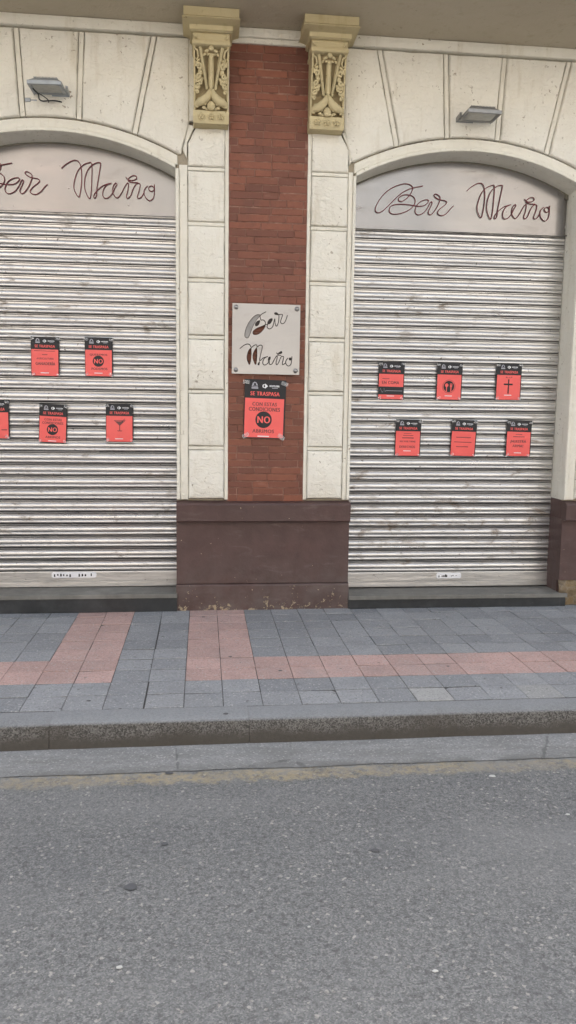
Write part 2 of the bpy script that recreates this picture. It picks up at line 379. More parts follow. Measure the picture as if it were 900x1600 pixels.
SIGN = [[(-0.319, 0.345), (-0.375, 0.333), (-0.415, 0.322), (-0.472, 0.296), (-0.52, 0.26), (-0.56, 0.22), (-0.6, 0.18), (-0.639, 0.143), (-0.672, 0.124), (-0.696, 0.128), (-0.706, 0.148), (-0.698, 0.176), (-0.674, 0.223), (-0.635, 0.271), (-0.587, 0.311), (-0.539, 0.336), (-0.49, 0.352), (-0.454, 0.356), (-0.42, 0.348), (-0.403, 0.33), (-0.407, 0.303), (-0.422, 0.275), (-0.446, 0.247), (-0.478, 0.223), (-0.502, 0.218), (-0.517, 0.229), (-0.512, 0.249), (-0.487, 0.265), (-0.456, 0.272), (-0.422, 0.27), (-0.393, 0.256), (-0.379, 0.231), (-0.383, 0.203), (-0.402, 0.176), (-0.434, 0.151), (-0.475, 0.132), (-0.524, 0.119), (-0.565, 0.119), (-0.588, 0.134), (-0.589, 0.157), (-0.575, 0.18), (-0.543, 0.192), (-0.493, 0.197), (-0.444, 0.196), (-0.395, 0.191), (-0.353, 0.187), (-0.312, 0.191), (-0.284, 0.207), (-0.268, 0.227), (-0.274, 0.239), (-0.297, 0.238), (-0.331, 0.225), (-0.358, 0.201), (-0.376, 0.165), (-0.375, 0.138), (-0.359, 0.121), (-0.335, 0.122), (-0.302, 0.141), (-0.274, 0.177), (-0.255, 0.216), (-0.243, 0.226), (-0.238, 0.213), (-0.254, 0.177), (-0.267, 0.146), (-0.26, 0.127), (-0.24, 0.128), (-0.212, 0.16), (-0.188, 0.203), (-0.173, 0.247), (-0.178, 0.27), (-0.204, 0.286), (-0.223, 0.283), (-0.22, 0.268), (-0.194, 0.251), (-0.165, 0.243), (-0.132, 0.238), (-0.117, 0.226), (-0.13, 0.206), (-0.171, 0.173), (-0.19, 0.145), (-0.177, 0.126), (-0.144, 0.123), (-0.111, 0.144), (-0.08, 0.18), (-0.058, 0.201)], [(0.049, 0.323), (0.077, 0.349), (0.121, 0.377), (0.155, 0.387), (0.179, 0.377), (0.194, 0.344), (0.2, 0.294), (0.199, 0.236), (0.192, 0.177), (0.183, 0.13), (0.175, 0.117), (0.158, 0.134), (0.143, 0.167), (0.139, 0.2), (0.149, 0.25), (0.172, 0.31), (0.211, 0.353), (0.255, 0.373), (0.275, 0.371), (0.279, 0.322), (0.276, 0.256), (0.272, 0.18), (0.263, 0.117), (0.25, 0.112), (0.23, 0.153), (0.22, 0.195), (0.224, 0.253), (0.244, 0.313), (0.274, 0.351), (0.308, 0.372), (0.341, 0.377), (0.344, 0.359), (0.335, 0.308), (0.323, 0.241), (0.313, 0.182), (0.311, 0.139), (0.299, 0.114), (0.288, 0.122), (0.297, 0.147), (0.328, 0.182), (0.371, 0.213), (0.425, 0.229), (0.389, 0.214), (0.364, 0.179), (0.357, 0.141), (0.371, 0.116), (0.403, 0.122), (0.433, 0.157), (0.453, 0.199), (0.466, 0.221), (0.456, 0.231), (0.437, 0.203), (0.434, 0.161), (0.453, 0.128), (0.474, 0.124), (0.501, 0.159), (0.526, 0.206), (0.546, 0.234), (0.555, 0.229), (0.55, 0.182), (0.538, 0.14), (0.547, 0.121), (0.57, 0.141), (0.59, 0.192), (0.615, 0.231), (0.638, 0.236), (0.645, 0.22), (0.635, 0.177), (0.622, 0.138), (0.63, 0.124), (0.653, 0.135), (0.674, 0.17)], [(0.703, 0.22), (0.68, 0.196), (0.674, 0.162), (0.69, 0.128), (0.718, 0.11), (0.744, 0.13), (0.754, 0.173), (0.754, 0.234)], [(0.756, 0.207), (0.742, 0.183), (0.719, 0.184), (0.71, 0.205), (0.726, 0.221), (0.746, 0.215), (0.754, 0.198)], [(0.536, 0.278), (0.558, 0.258), (0.595, 0.258), (0.618, 0.273), (0.611, 0.291), (0.585, 0.29), (0.558, 0.271), (0.554, 0.251), (0.587, 0.241), (0.629, 0.242)]]
PSTROKE = [[(-0.005, 0.211), (-0.048, 0.183), (-0.045, 0.148), (-0.026, 0.148), (-0.011, 0.133), (-0.009, 0.113), (0.008, 0.116), (0.004, 0.098), (0.014, 0.083), (0.03, 0.082), (0.048, 0.099), (0.057, 0.135), (0.064, 0.159), (0.066, 0.129), (0.072, 0.106), (0.081, 0.106), (0.093, 0.136), (0.096, 0.184), (0.091, 0.192)], [(0.091, 0.191), (0.123, 0.193), (0.115, 0.16), (0.109, 0.136), (0.118, 0.123), (0.137, 0.128), (0.152, 0.155), (0.162, 0.188)], [(-0.208, -0.076), (-0.177, -0.05), (-0.147, -0.039), (-0.129, -0.046), (-0.117, -0.064), (-0.098, -0.049), (-0.077, -0.044), (-0.072, -0.06), (-0.055, -0.047), (-0.037, -0.047), (-0.033, -0.065), (-0.045, -0.12), (-0.051, -0.165), (-0.024, -0.144), (0.013, -0.131), (-0.011, -0.143), (-0.026, -0.168), (-0.026, -0.189), (-0.011, -0.198), (0.011, -0.185), (0.023, -0.164), (0.026, -0.191), (0.045, -0.188), (0.063, -0.154), (0.081, -0.126), (0.086, -0.135), (0.078, -0.178), (0.082, -0.195), (0.097, -0.178), (0.115, -0.135), (0.13, -0.128), (0.137, -0.137), (0.128, -0.177), (0.131, -0.194), (0.15, -0.18)], [(0.171, -0.14), (0.154, -0.164), (0.157, -0.188), (0.175, -0.202), (0.193, -0.191), (0.2, -0.163), (0.202, -0.127)], [(0.078, -0.102), (0.093, -0.112), (0.09, -0.119), (0.118, -0.121)]]
PHOLE = [[(-0.048, 0.183), (-0.063, 0.189), (-0.081, 0.185), (-0.106, 0.167), (-0.136, 0.13), (-0.157, 0.088), (-0.169, 0.046), (-0.169, 0.019), (-0.156, 0.007), (-0.141, 0.012), (-0.126, 0.047), (-0.108, 0.095), (-0.081, 0.144), (-0.057, 0.171)], [(-0.051, 0.144), (-0.072, 0.138), (-0.087, 0.12), (-0.087, 0.102), (-0.075, 0.101), (-0.06, 0.114)], [(-0.011, 0.113), (-0.038, 0.1), (-0.081, 0.081), (-0.105, 0.059), (-0.105, 0.039), (-0.086, 0.033), (-0.056, 0.043), (-0.026, 0.073), (-0.011, 0.101)], [(0.044, 0.162), (0.023, 0.155), (0.009, 0.134), (0.01, 0.118), (0.029, 0.122), (0.044, 0.147)], [(0.059, 0.201), (0.068, 0.207), (0.08, 0.206), (0.091, 0.193), (0.084, 0.188), (0.065, 0.192)], [(-0.119, -0.068), (-0.138, -0.086), (-0.151, -0.128), (-0.149, -0.164), (-0.135, -0.194), (-0.126, -0.188), (-0.118, -0.133)], [(-0.075, -0.063), (-0.092, -0.085), (-0.105, -0.121), (-0.103, -0.157), (-0.085, -0.196), (-0.076, -0.175), (-0.072, -0.108)], [(-0.052, -0.171), (-0.066, -0.19), (-0.063, -0.199), (-0.055, -0.197)], [(0.032, -0.132), (0.018, -0.14), (0.015, -0.161), (0.023, -0.162), (0.032, -0.149)], [(0.18, -0.141), (0.191, -0.138), (0.198, -0.148), (0.19, -0.158), (0.18, -0.152)], [(0.096, -0.102), (0.118, -0.089), (0.124, -0.101), (0.112, -0.109), (0.094, -0.11)]]
CAMROT = (0.10770849, 0.12589473, 0.01294879); CAMF = 1241.5; EXPO = 1.88
# ---------------------------------------------------------------- setting: road, gutter, kerb, pavement
def struct(o): o['kind'] = 'structure'; return o
ZR = -.137
g = MB(); g.add([(-60,-60,-.20),(60,-60,-.20),(60,60,-.20),(-60,60,-.20)], [(0,1,2,3)])
struct(g.build('ground', M['gutter']))
g = MB(); g.add([(-40,-11.2,ZR),(40,-11.2,ZR),(40,-2.40,ZR),(-40,-2.40,ZR)], [(0,1,2,3)])
struct(g.build('road', M['asphalt']))
g = MB(); xs = [-12 + i*.06 for i in range(401)]; vs = []
for x in xs:
    e = -2.645 + .012*noise.noise(Vector((x*3, 1, 0))) + .008*noise.noise(Vector((x*11, 5, 0)))
    vs += [(x, -2.335, ZR+.006), (x, -2.5, ZR+.003), (x, e, ZR+.004)]
g.add(vs, [f for i in range(400) for f in ((3*i,3*i+3,3*i+4,3*i+1), (3*i+1,3*i+4,3*i+5,3*i+2))])
struct(g.build('gutter', M['gutter']))
# kerb stones
g = MB(); prof = [(-2.158,-.30),(-2.158,0),(-2.20,-.001),(-2.318,-.004),(-2.330,-.010),(-2.336,-.022),(-2.345,-.08),(-2.352,-.135),(-2.352,-.30)]
x = -.786 - 1.03*8
while x < 9:
    n = 24; x1 = x + 1.03 - .0015; vs = []; off = random.uniform(-.003, .003); zz = random.uniform(-.003, .001)
    for i in range(n+1):
        xx = x + (x1-x)*i/n; e = .002 if i in (0, n) else 0
        for k, (py, pz) in enumerate(prof):
            w = .0035*noise.noise(Vector((xx*9, py*30, pz*30))) + .004*noise.noise(Vector((xx*2.5, 3, pz*9)))
            vs.append((xx, py + (w + off + e if k > 2 else 0), pz + (zz + w*.5 - (e*.5 if k > 1 else 0) if 0 < k < 7 else 0)))
    P = len(prof)
    g.add(vs, [(i*P+k, (i+1)*P+k, (i+1)*P+k+1, i*P+k+1) for i in range(n) for k in range(P-1)] + [tuple(range(P)), tuple(n*P+k for k in range(P))])
    x += 1.03
o = struct(g.build('kerb', M['kerb'])); autosmooth(o, 50)
g = MB(); g.add([(-12,-2.33,-.02),(12,-2.33,-.02),(12,.4,-.02),(-12,.4,-.02)], [(0,1,2,3)]); g.box(-12,12,-2.158,.5,-.3,-.0045,0)
struct(g.build('pavement_bed', M['grout']))
# pavers
g = MB(); T = .218; TY = .2175; rnd = random.Random(3)
for i in range(-26, 42):
    for k in range(0, 10):
        x0 = -.105 + i*T; x1 = x0 + T; y0 = -2.152 + k*TY; y1 = min(y0 + TY, -.005)
        band = k in (2, 3)
        if i in (0, 1): red = k >= 2
        elif i in (-4, -3): red = k >= 2
        elif i in (-1, -2): red = False
        else: red = band
        mi = 1 if red else 0
        if k == 0 and i in (6, 9): mi = 2
        a = .0022; dz = [rnd.uniform(-.0016, .0016) for _ in range(3)]
        l = .0018 + (.005 if i == -1 and k in (0, 1, 5, 6, 7) else 0) + rnd.uniform(-.0008, .0008)
        sk = -.03 * 0
        a = .0018; y0 += .0036; y1 -= .0036; c = [(x0+l, y0+a), (x1-a+rnd.uniform(-.0008,.0008), y0+a+rnd.uniform(-.001,.001)), (x1-a, y1-a), (x0+l, y1-a)]
        h = [dz[0] + dz[1]*s + dz[2]*t - .0006 for s, t in ((-1,-1),(1,-1),(1,1),(-1,1))]
        cc = inset(c, .0013)
        vs = [(p[0], p[1], -.02) for p in c] + [(p[0], p[1], hh - .0016) for p, hh in zip(c, h)] + [(p[0], p[1], hh) for p, hh in zip(cc, h)]
        fs = [(0,1,5,4),(1,2,6,5),(2,3,7,6),(3,0,4,7),(4,5,9,8),(5,6,10,9),(6,7,11,10),(7,4,8,11),(8,9,10,11)]
        g.add(vs, fs, mi)
struct(g.build('pavement', [M['tile_grey'], M['tile_red'], M['tile_pale']]))
# flattened gum and scraps
def blob(name, pts, z, m, r0, cat, labels=None, grp=None, fl=1.0, th=.0012):
    for q, (x, y, s) in enumerate(pts):
        g = MB(); n = 14; ring = []
        for k in range(n):
            a = 2*pi*k/n; rr = r0*s*.58*(1 + .3*noise.noise(Vector((cos(a)*1.5 + q*7, sin(a)*1.5, x))))
            ring.append((x + rr*cos(a)*fl, y + rr*sin(a)))
        vs = [(p[0], p[1], z) for p in ring] + [(x + (p[0]-x)*.8, y + (p[1]-y)*.8, z + th) for p in ring]
        g.add(vs, [(k, (k+1)%n, n+(k+1)%n, n+k) for k in range(n)] + [tuple(n+k for k in range(n))])
        o = g.build(name, m); tag(o, labels[q], cat, grp)
blob('flattened_gum', [(-.263,-3.582,1.3),(-.155,-3.298,.7),(.686,-3.416,.9),(-.163,-2.66,1.0)], ZR+.004, M['tar'], .026, 'gum',
     ['dark flattened gum spot on the asphalt, the largest, left of centre', 'small dark gum spot on the asphalt just above the largest one',
      'dark gum spot on the asphalt right of centre', 'dark gum spot at the worn yellow line by the gutter'], 'gum spots trodden into the road', 1.35)
blob('trodden_gum', [(-.629,-2.017,.8),(.005,-.239,.8),(.18,-1.268,.8),(.481,-1.576,.8),(1.562,-1.56,.6),(.122,-2.261,.9)], .0005, M['tar'], .022, 'gum',
     ['dark gum spot on the grey pavers at the left near the kerb', 'dark gum spot on the red pavers close to the brown plinth', 'dark gum spot on the top row of red pavers in the middle',
      'dark gum spot on the lower edge of the red pavers right of the middle', 'faint gum spot on the red band below the right shutter', 'dark gum spot on top of the kerb'], 'gum spots trodden into the pavement', 1.3)
blob('paper_scrap', [(1.394,-2.817,1.2),(1.593,-3.205,.7),(-.261,-4.01,.75),(.359,-3.867,.4),(.726,-4.116,.6)], ZR+.003, M['paper'], .016, 'litter',
     ['white paper scrap on the asphalt below the right shutter near the gutter', 'pale scrap on the asphalt at the right edge of the photo', 'white crumb on the asphalt at the lower left',
      'tiny white crumb on the asphalt in the lower middle', 'pale bluish crumb on the asphalt right of the lower middle'], 'scraps lying on the road', 1.6, .003)
# ---------------------------------------------------------------- the building
B = bpy.data.objects.new('building', None); C.objects.link(B)
tag(B, 'cream bar front with two arched shutters, a red brick pier and a dark brown plinth', 'building')
CEIL = 4.44; PC = [-2.725, .49, 3.705]; OPN = [(-2.03, -.205), (1.185, 3.01)]
APEX = 3.645; SPR = 3.42
def arcf(xl, xr):
    cx = (xl+xr)/2; hs = (xr-xl)/2; R = (hs*hs + (APEX-SPR)**2)/(2*(APEX-SPR)); zc = APEX - R
    return cx, hs, R, zc
YB = .028
wall = MB(); blocks = MB()
# backing wall (in the joints) : pier rectangles and the fields above the arches
for pc in PC: wall.add([(pc-.695,YB,.86),(pc+.695,YB,.86),(pc+.695,YB,CEIL+.05),(pc-.695,YB,CEIL+.05)], [(0,1,2,3)], 0)
for xl, xr in OPN:
    rev = MB()
    cx, hs, R, zc = arcf(xl, xr); n = 40
    P = [(xl + (xr-xl)*i/n) for i in range(n+1)]; Z = [zc + sqrt(R*R-(x-cx)**2) for x in P]
    vs = []
    for x, z in zip(P, Z): vs += [(x, YB, z), (x, YB, CEIL+.05)]
    wall.add(vs, [(2*i, 2*i+2, 2*i+3, 2*i+1) for i in range(n)], 0)
    vs = []
    for x, z in zip(P, Z): vs += [(x, YB, z), (x, .36, z-.022)]
    rev.add(vs, [(2*i, 2*i+2, 2*i+3, 2*i+1) for i in range(n)])
    for xx in (xl, xr): rev.add([(xx, YB, .86),(xx, .36, .86),(xx, .36, SPR-.022),(xx, YB, SPR)], [(0,1,2,3)])
    rev.build('reveal', M['cream'], B)
    # band round the opening: bead, then flat fillet
    def ring(r0, r1, yf, ch, xa, xb):
        m = 22; inn = []; out = []
        for i in range(m+1):
            x = xa + (xb-xa)*i/m
            inn.append((x, zc + sqrt((R+r0)**2-(x-cx)**2))); 
        for i in range(m+1):
            x = xb - (xb-xa)*i/m
            out.append((x, zc + sqrt((R+r1)**2-(x-cx)**2)))
        blocks.prism(inn + out, YB, yf, ch, mi=0)
    ring(.0, .027, -.016, .007, xl, xr)
    ring(.029, .092, -.001, .004, xl-.015, xr+.015)
    # joint strips and voussoirs
    ext = .105
    zt = 4.350
    def zext(x): return zc + sqrt((R+ext)**2-(x-cx)**2)
    jt = [(-.752,-.600),(-.232,-.200),(.236,.205),(.760,.612)]
    hw = .017; gp = .0055
    edges = []
    for t, b in jt:
        bz = zext(cx+b)
        blocks.prism([(cx+t-hw, zt), (cx+b-hw, zext(cx+b-hw)), (cx+b+hw, zext(cx+b+hw)), (cx+t+hw, zt)], YB, .001, .004)
        edges.append((cx+t, cx+b))
    def vous(tl, bl, tr, br, m=10):
        bot = [(bl + (br-bl)*i/m, zext(bl + (br-bl)*i/m)) for i in range(m+1)]
        blocks.prism([(tl, zt)] + bot + [(tr, zt)], YB, -.016, .024, .020, mi=1, wob=.005)
    q = hw + gp
    for (a, b), (c, d) in zip(edges[:-1], edges[1:]): vous(a+q, b+q, c-q, d-q)
    for sgn in (-1, 1):
        t, b = edges[0] if sgn < 0 else edges[-1]
        e0 = cx + sgn*1.02; e1 = cx + sgn*(.955)
        m = 8; bs = b + sgn*q; be = cx + sgn*.93
        bot = [(bs + (be-bs)*i/m, zext(bs + (be-bs)*i/m)) for i in range(m+1)]
        blocks.prism([(t + sgn*q, zt)] + bot + [(e1, zext(e1)+.012), (e0, 3.765), (e0, zt)], YB, -.016, .024, .020, mi=1, wob=.005)
zs = [3.426, 3.023, 2.604, 2.172, 1.753, 1.311]
for pc in PC:
    for sgn in (-1, 1):
        if sgn < 0: jb, bd, b0, b1, bk = -.695, -.668, -.602, -.322, -.291
        else: jb, bd, b0, b1, bk = .695, .672, .632, .345, .315
        X = lambda v: pc + v
        r = lambda a, b, z0, z1, yf, ch, mi=0: blocks.prism([(X(a),z0),(X(b),z0),(X(b),z1),(X(a),z1)], YB, yf, ch, mi=mi, wob=.003 if mi else .0015)
        r(jb, bd, .90, SPR+.0, -.016, .007)
        r(bd - sgn*.002, b0 + sgn*.003, .90, SPR+.03, -.001, .004)
        r(b1 - sgn*.003, bk, .90, 4.34, -.001, .004)
        d = sgn*.012
        # strips between the cushion blocks
        for z in zs: r(b0, b1, z-.013, z+.013, .000, .004)
        r(b0 + (-sgn)*.06, b1, 3.735, 3.76, .000, .004)
        zz = [3.735] + zs + [.892]
        for k in range(7):
            zt_, zb_ = zz[k]-.0165, zz[k+1]+.0165
            if k == 0: blocks.prism([(X(b0),zb_),(X(b1),zb_),(X(b1),zt_),(X(b0-sgn*.062),zt_),(X(b0),zt_-.115)], YB, -.018, .022, .019, mi=1, wob=.005)
            else: r(b0, b1, zb_, zt_, -.018, .022, 1)
        # slanting fillet from the arch shoulder up beside the corbel
        blocks.prism([(X(b0+sgn*.006), 3.50),(X(b0+sgn*.038), 3.56),(X(b0-sgn*.01), 3.74),(X(b0-sgn*.055), 3.735),(X(b0+sgn*.004), 3.61)], YB, -.001, .004)
        blocks.prism([(X(b0-sgn*.05), 3.765),(X(b0-sgn*.012), 3.765),(X(b0-sgn*.012), 4.34),(X(b0-sgn*.05), 4.34)], YB, -.003, .004)
wall.build('wall', [M['joint_dirt'], M['cream']], B)
o = blocks.build('stucco_blocks', [M['cream'], M['cream_block']], B); autosmooth(o, 28)
# upper wall and balcony
g = MB(); g.box(-3.42, 4.40, .02, .40, CEIL+.17, 8.2); g.box(-3.42,4.40,.38,.5,0,CEIL+.2)
g.box(-3.42, -3.415, YB, .4, 0, CEIL+.1); g.box(4.395, 4.40, YB, .4, 0, CEIL+.1)
for (xa, xb) in ((-16, -3.43), (4.41, 16)): g.box(xa, xb, .0, .5, 0, 8.2); g.box(xa, xb, -.03, -.001, 0, .88)  # unseen plain side walls, added to widen the shadow on the street
g.build('upper_and_shade_walls', M['outer'], B)
g = MB(); vs = []
nx, ny = 60, 10
for j in range(ny+1):
    for i in range(nx+1):
        x = -3.42 + 7.82*i/nx; y = .02 - .87*j/ny
        vs.append((x, y, CEIL + .004*noise.noise(Vector((x*1.7, y*1.7, 0)))))
g.add(vs, [(j*(nx+1)+i, j*(nx+1)+i+1, (j+1)*(nx+1)+i+1, (j+1)*(nx+1)+i) for j in range(ny) for i in range(nx)])
g.box(-3.42, 4.40, -.85, .02, CEIL+.02, CEIL+.17); g.box(-3.42,4.40,-.87,-.845,CEIL-.012,CEIL+.19)
o = g.build('balcony_slab', M['soffit'], B)
# cornice strip under the balcony
g = MB()
def strip(x0, x1, z0, z1, yf, ch=.006):
    n = max(2, int((x1-x0)/.12)); lo = []; hi = []
    for i in range(n+1):
        x = x0 + (x1-x0)*i/n
        lo.append((x, z0 + .003*noise.noise(Vector((x*3, 0, 1))))); hi.append((x, z1 - .0 ))
    g.prism(lo + hi[::-1], YB, yf, ch)
for (xa, xb) in ((-3.4, -3.02),(-2.43,-.095),(1.08,3.125),(4.1,4.39)): strip(xa, xb, 4.362, CEIL-.002, -.030)
for pc in PC: strip(pc-.27, pc+.29, 4.375, CEIL-.002, -.034); strip(pc-.27, pc+.29, 4.335, 4.371, -.020, .004)
o = g.build('cornice', M['cream'], B); autosmooth(o, 30)
# brick fields
def brick_field(pc):
    rb = random.Random(int(pc*100)+5)
    g = MB(); x0, x1 = pc-.289, pc+.313; z = .887; ch = .0556; row = 0
    while z < 4.345:
        x = x0 - rb.choice([0, .06, .12, .18]); run = 'SH'
        tilt = rb.uniform(-.0012, .0012); gapz = .0050 if rb.random() < .8 else .009
        while x < x1:
            L = .245 if rb.random() < .5 else .130
            a = max(x, x0); b = min(x+L, x1)
            if b - a > .02:
                y = rb.uniform(-.003, .0016); t0 = rb.uniform(-.0012, .0012)
                zt = z + ch - gapz + rb.uniform(-.0015, .0005); gx = .0028
                poly = [(a+gx, z+t0+tilt), (b-gx, z-t0-tilt), (b-gx, zt-t0*.5-tilt), (a+gx, zt+tilt)]
                g.prism(poly, YB, y-.001, .003, .004)
            x += L
        z += ch; row += 1
    o = g.build('brick_panel', M['brick'], B)
    m = MB(); m.add([(x0-.01,.0016,.88),(x1+.01,.0016,.88),(x1+.01,.0016,4.36),(x0-.01,.0016,4.36)], [(0,1,2,3)])
    m.build('mortar', M['mortar'], o)
for pc in PC: brick_field(pc)
# plinth
for q, pc in enumerate(PC):
    g = MB()
    g.box(pc-.700, pc+.700, -.012, .37, .215, .735, ch=.004)
    g.box(pc-.699, pc+.699, .03, .37, .735, .897, ch=.003)
    # projecting ledge with a weathered, slightly wavy top
    n = 30; vs = []; pr = [(.03,.738),(-.066,.728),(-.074,.736),(-.076,.862),(-.068,.876),(.02,.890),(.03,.890)]
    for i in range(n+1):
        x = pc - .697 + 1.394*i/n; w = .0035*noise.noise(Vector((x*4, 0, 7)))
        for k, (y, z) in enumerate(pr): vs.append((x, y + w*(k in (1,2,3,4)), z + w*1.2*(k in (1, 4))))
    P = len(pr); g.add(vs, [(i*P+k, (i+1)*P+k, (i+1)*P+k+1, i*P+k+1) for i in range(n) for k in range(P-1)] + [tuple(range(P)), tuple(n*P+k for k in range(P))])
    xa = pc - .702 if q < 2 else 3.36
    n = 24; vs = []; pr = [(.03,.0),(-.034,-.0),(-.036,.06),(-.035,.14),(-.032,.200),(-.026,.210),(.03,.218)]
    for i in range(n+1):
        x = xa + (pc + .702 - xa)*i/n
        for k, (y, z) in enumerate(pr):
            w = .005*noise.noise(Vector((x*7, z*9, 3))); vs.append((x, y + w*(0 < k < 6), z + (w if k in (4, 5) else 0)))
    P = len(pr); g.add(vs, [(i*P+k, (i+1)*P+k, (i+1)*P+k+1, i*P+k+1) for i in range(n) for k in range(P-1)] + [tuple(range(P)), tuple(n*P+k for k in range(P))])
    if q == 2: g.box(pc-.699, pc+.5, .03, .37, 0, .215)
    else: g.box(pc-.701, pc+.701, .028, .37, 0, .215)
    g.build('plinth', M['brown'], B)
g = MB(); nx, nz = 30, 18; vs = []
for j in range(nz+1):
    for i in range(nx+1):
        x = 3.004 + .37*i/nx; z = .213*j/nz
        y = -.010 + .034*noise.noise(Vector((x*11, z*11, 2))) + .008*noise.noise(Vector((x*40, z*40, 2)))
        vs.append((x, y, z))
g.add(vs, [(j*(nx+1)+i, j*(nx+1)+i+1, (j+1)*(nx+1)+i+1, (j+1)*(nx+1)+i) for j in range(nz) for i in range(nx)])
o = g.build('exposed_masonry', M['rubble'], B, smooth=True); tag(o, 'crumbling yellow-brown masonry where the brown render has fallen off')
# ---------------------------------------------------------------- corbels
def corbel(cx):
    g = MB()
    sec = [(4.436,.197,.300),(4.378,.197,.300),(4.376,.191,.294),(4.370,.191,.294),(4.368,.205,.312),(4.362,.205,.312),
           (4.358,.197,.302),(4.354,.182,.280),(4.348,.166,.256),(4.343,.157,.244),(4.341,.155,.243),(4.312,.155,.243),(4.310,.148,.236),(4.304,.146,.232)]
    def loft(sec, mi=0):
        vs = []
        for z, h, p in sec: vs += [(cx-h, 0, z), (cx-h, -p, z), (cx+h, -p, z), (cx+h, 0, z)]
        fs = [(4*i+k, 4*i+k+1, 4*i+5+k, 4*i+4+k) for i in range(len(sec)-1) for k in range(3)]
        g.add(vs, fs + [(0,1,2,3), tuple(4*(len(sec)-1)+k for k in range(4))], mi)
    loft(sec)
    loft([(4.304,.133,.206),(4.290,.133,.212),(4.262,.133,.196),(4.246,.133,.200)])
    loft([(4.246,.136,.226),(4.241,.138,.230),(4.222,.138,.230),(4.216,.134,.222)])
    pf = lambda z: .120 + (.205-.120)*((max(z,3.80)-3.80)/.42)**1.25
    zz = [4.216 - (4.216-3.80)*i/14 for i in range(15)]
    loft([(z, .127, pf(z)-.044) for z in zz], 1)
    # raised side margins
    for s in (-1, 1):
        vs = []
        for z in zz:
            vs += [(cx+s*.128, -.0, z), (cx+s*.128, -pf(z), z), (cx+s*.116, -pf(z), z), (cx+s*.111, -pf(z)+.051, z)]
        g.add(vs, [(4*i+k, 4*i+k+1, 4*i+5+k, 4*i+4+k) for i in range(14) for k in range(3)])
    loft([(3.803,.131,.128),(3.797,.132,.132),(3.725,.131,.124),(3.715,.128,.118)])
    # shield: central rib, two converging side ribs and the hollow fields between
    P = lambda dx, z, o=0.: (cx+dx, -pf(z)-o*1.5+.008, z)
    g.tube([P(0,4.17,.006), P(0,4.08,.010), P(0,3.955,.012)], [.016,.015,.013], n=10)
    for s in (-1, 1):
        g.tube([P(s*.012,4.15,0), P(s*.015,3.96,.008)], [.008,.006])
        g.add([P(s*.090,4.205,.012), P(s*.072,4.205,.020), P(s*.026,3.952,.022), P(s*.040,3.952,.012), P(s*.090,4.205,-.02), P(s*.040,3.952,-.02), P(s*.058,4.19,-.004), P(s*.018,3.955,.0)],
              [(0,1,2,3),(0,3,5,4),(1,6,7,2),(3,2,7,5)])
        g.ell(P(s*.031,3.950,.012), (.011,.012,.013))
    g.ell(P(0,3.950,.016), (.013,.013,.016))
    # top garland with its knot
    g.ell(P(0,4.198,.018), (.020,.014,.018)); g.ell(P(0,4.150,.012), (.017,.012,.014))
    for s in (-1, 1):
        g.ell(P(s*.030,4.185,.012), (.019,.010,.011), rot=Matrix.Rotation(s*.5,4,'Y')); g.ell(P(s*.050,4.162,.008), (.016,.009,.010), rot=Matrix.Rotation(s*.8,4,'Y'))
        g.ell(P(s*.022,4.162,.012), (.012,.010,.009)); g.ell((cx+s*.118,-.208,4.284), (.013,.010,.016)); g.ell((cx+s*.108,-.206,4.272), (.009,.008,.009))
        g.tube([P(s*.118,4.20,.004),P(s*.100,4.185,.012),P(s*.092,4.15,.012),P(s*.104,4.13,.008),P(s*.118,4.145,.004)], [.008,.008,.007,.006,.004])
        # side leaf and curls
        def curl(dx, z, r, t, o=.008, tw=1):
            pts = []; rr = []
            for k in range(15):
                a = k/14*2*pi*1.25; q = r*(1-k/14*.75)
                pts.append(P(s*(dx + q*cos(a*tw)), z + q*sin(a*tw), o)); rr.append(t*(1-.5*k/14))
            g.tube(pts, rr, n=7)
        curl(.088, 4.085, .022, .0125, .010); curl(.094, 4.028, .019, .0115, .010, tw=-1); curl(.080, 3.985, .015, .010)
        curl(.099, 3.965, .017, .011, tw=-1); curl(.103, 3.925, .012, .009)
        for (dx, z, rx, rz, an) in ((.062,4.10,.010,.022,.4),(.078,4.055,.013,.020,-.5),(.070,4.005,.010,.020,.7),(.106,4.0,.010,.018,.2),(.108,4.105,.009,.020,-.3),(.090,4.125,.009,.016,.9)):
            g.ell(P(s*dx,z,.004), (rx*1.25,.014,rz*1.1), rot=Matrix.Rotation(-s*an,4,'Y'))
        # broad lower leaf sweeping out from the middle
        pts = [P(s*.010,3.945,.008), P(s*.016,3.915,.014), P(s*.032,3.885,.018), P(s*.062,3.862,.018), P(s*.096,3.850,.010), P(s*.112,3.838,.002)]
        g.tube(spline(pts,4), [.010+.021*sin(min(1,k/18)*pi*.85) for k in range(21)], n=10)
        pts = [P(s*.010,3.93,.010), P(s*.030,3.895,.008), P(s*.060,3.885,.004), P(s*.100,3.885,.0)]
        g.tube(spline(pts,4), [.010,.011,.012,.012,.012,.012,.012,.011,.011,.010,.009,.008,.006], n=8)
        g.ell(P(s*.048,3.850,.020), (.014,.010,.020), rot=Matrix.Rotation(s*.6,4,'Y')); g.ell(P(s*.100,3.832,.010), (.018,.010,.012), rot=Matrix.Rotation(s*.5,4,'Y'))
        g.ell(P(s*.052,3.822,.010), (.016,.012,.012)); g.ell(P(s*.034,3.812,.012), (.012,.012,.010))
    g.tube([P(0,3.935,.006), P(0,3.90,.004)], [.009,.006])
    g.ell(P(0,3.832,.018), (.030,.016,.034)); g.ell(P(-.014,3.818,.022), (.014,.014,.018)); g.ell(P(.014,3.818,.022), (.014,.014,.018))
    o = g.build('corbel', [M['ochre'], M['ochre_dark']], B); autosmooth(o, 45)
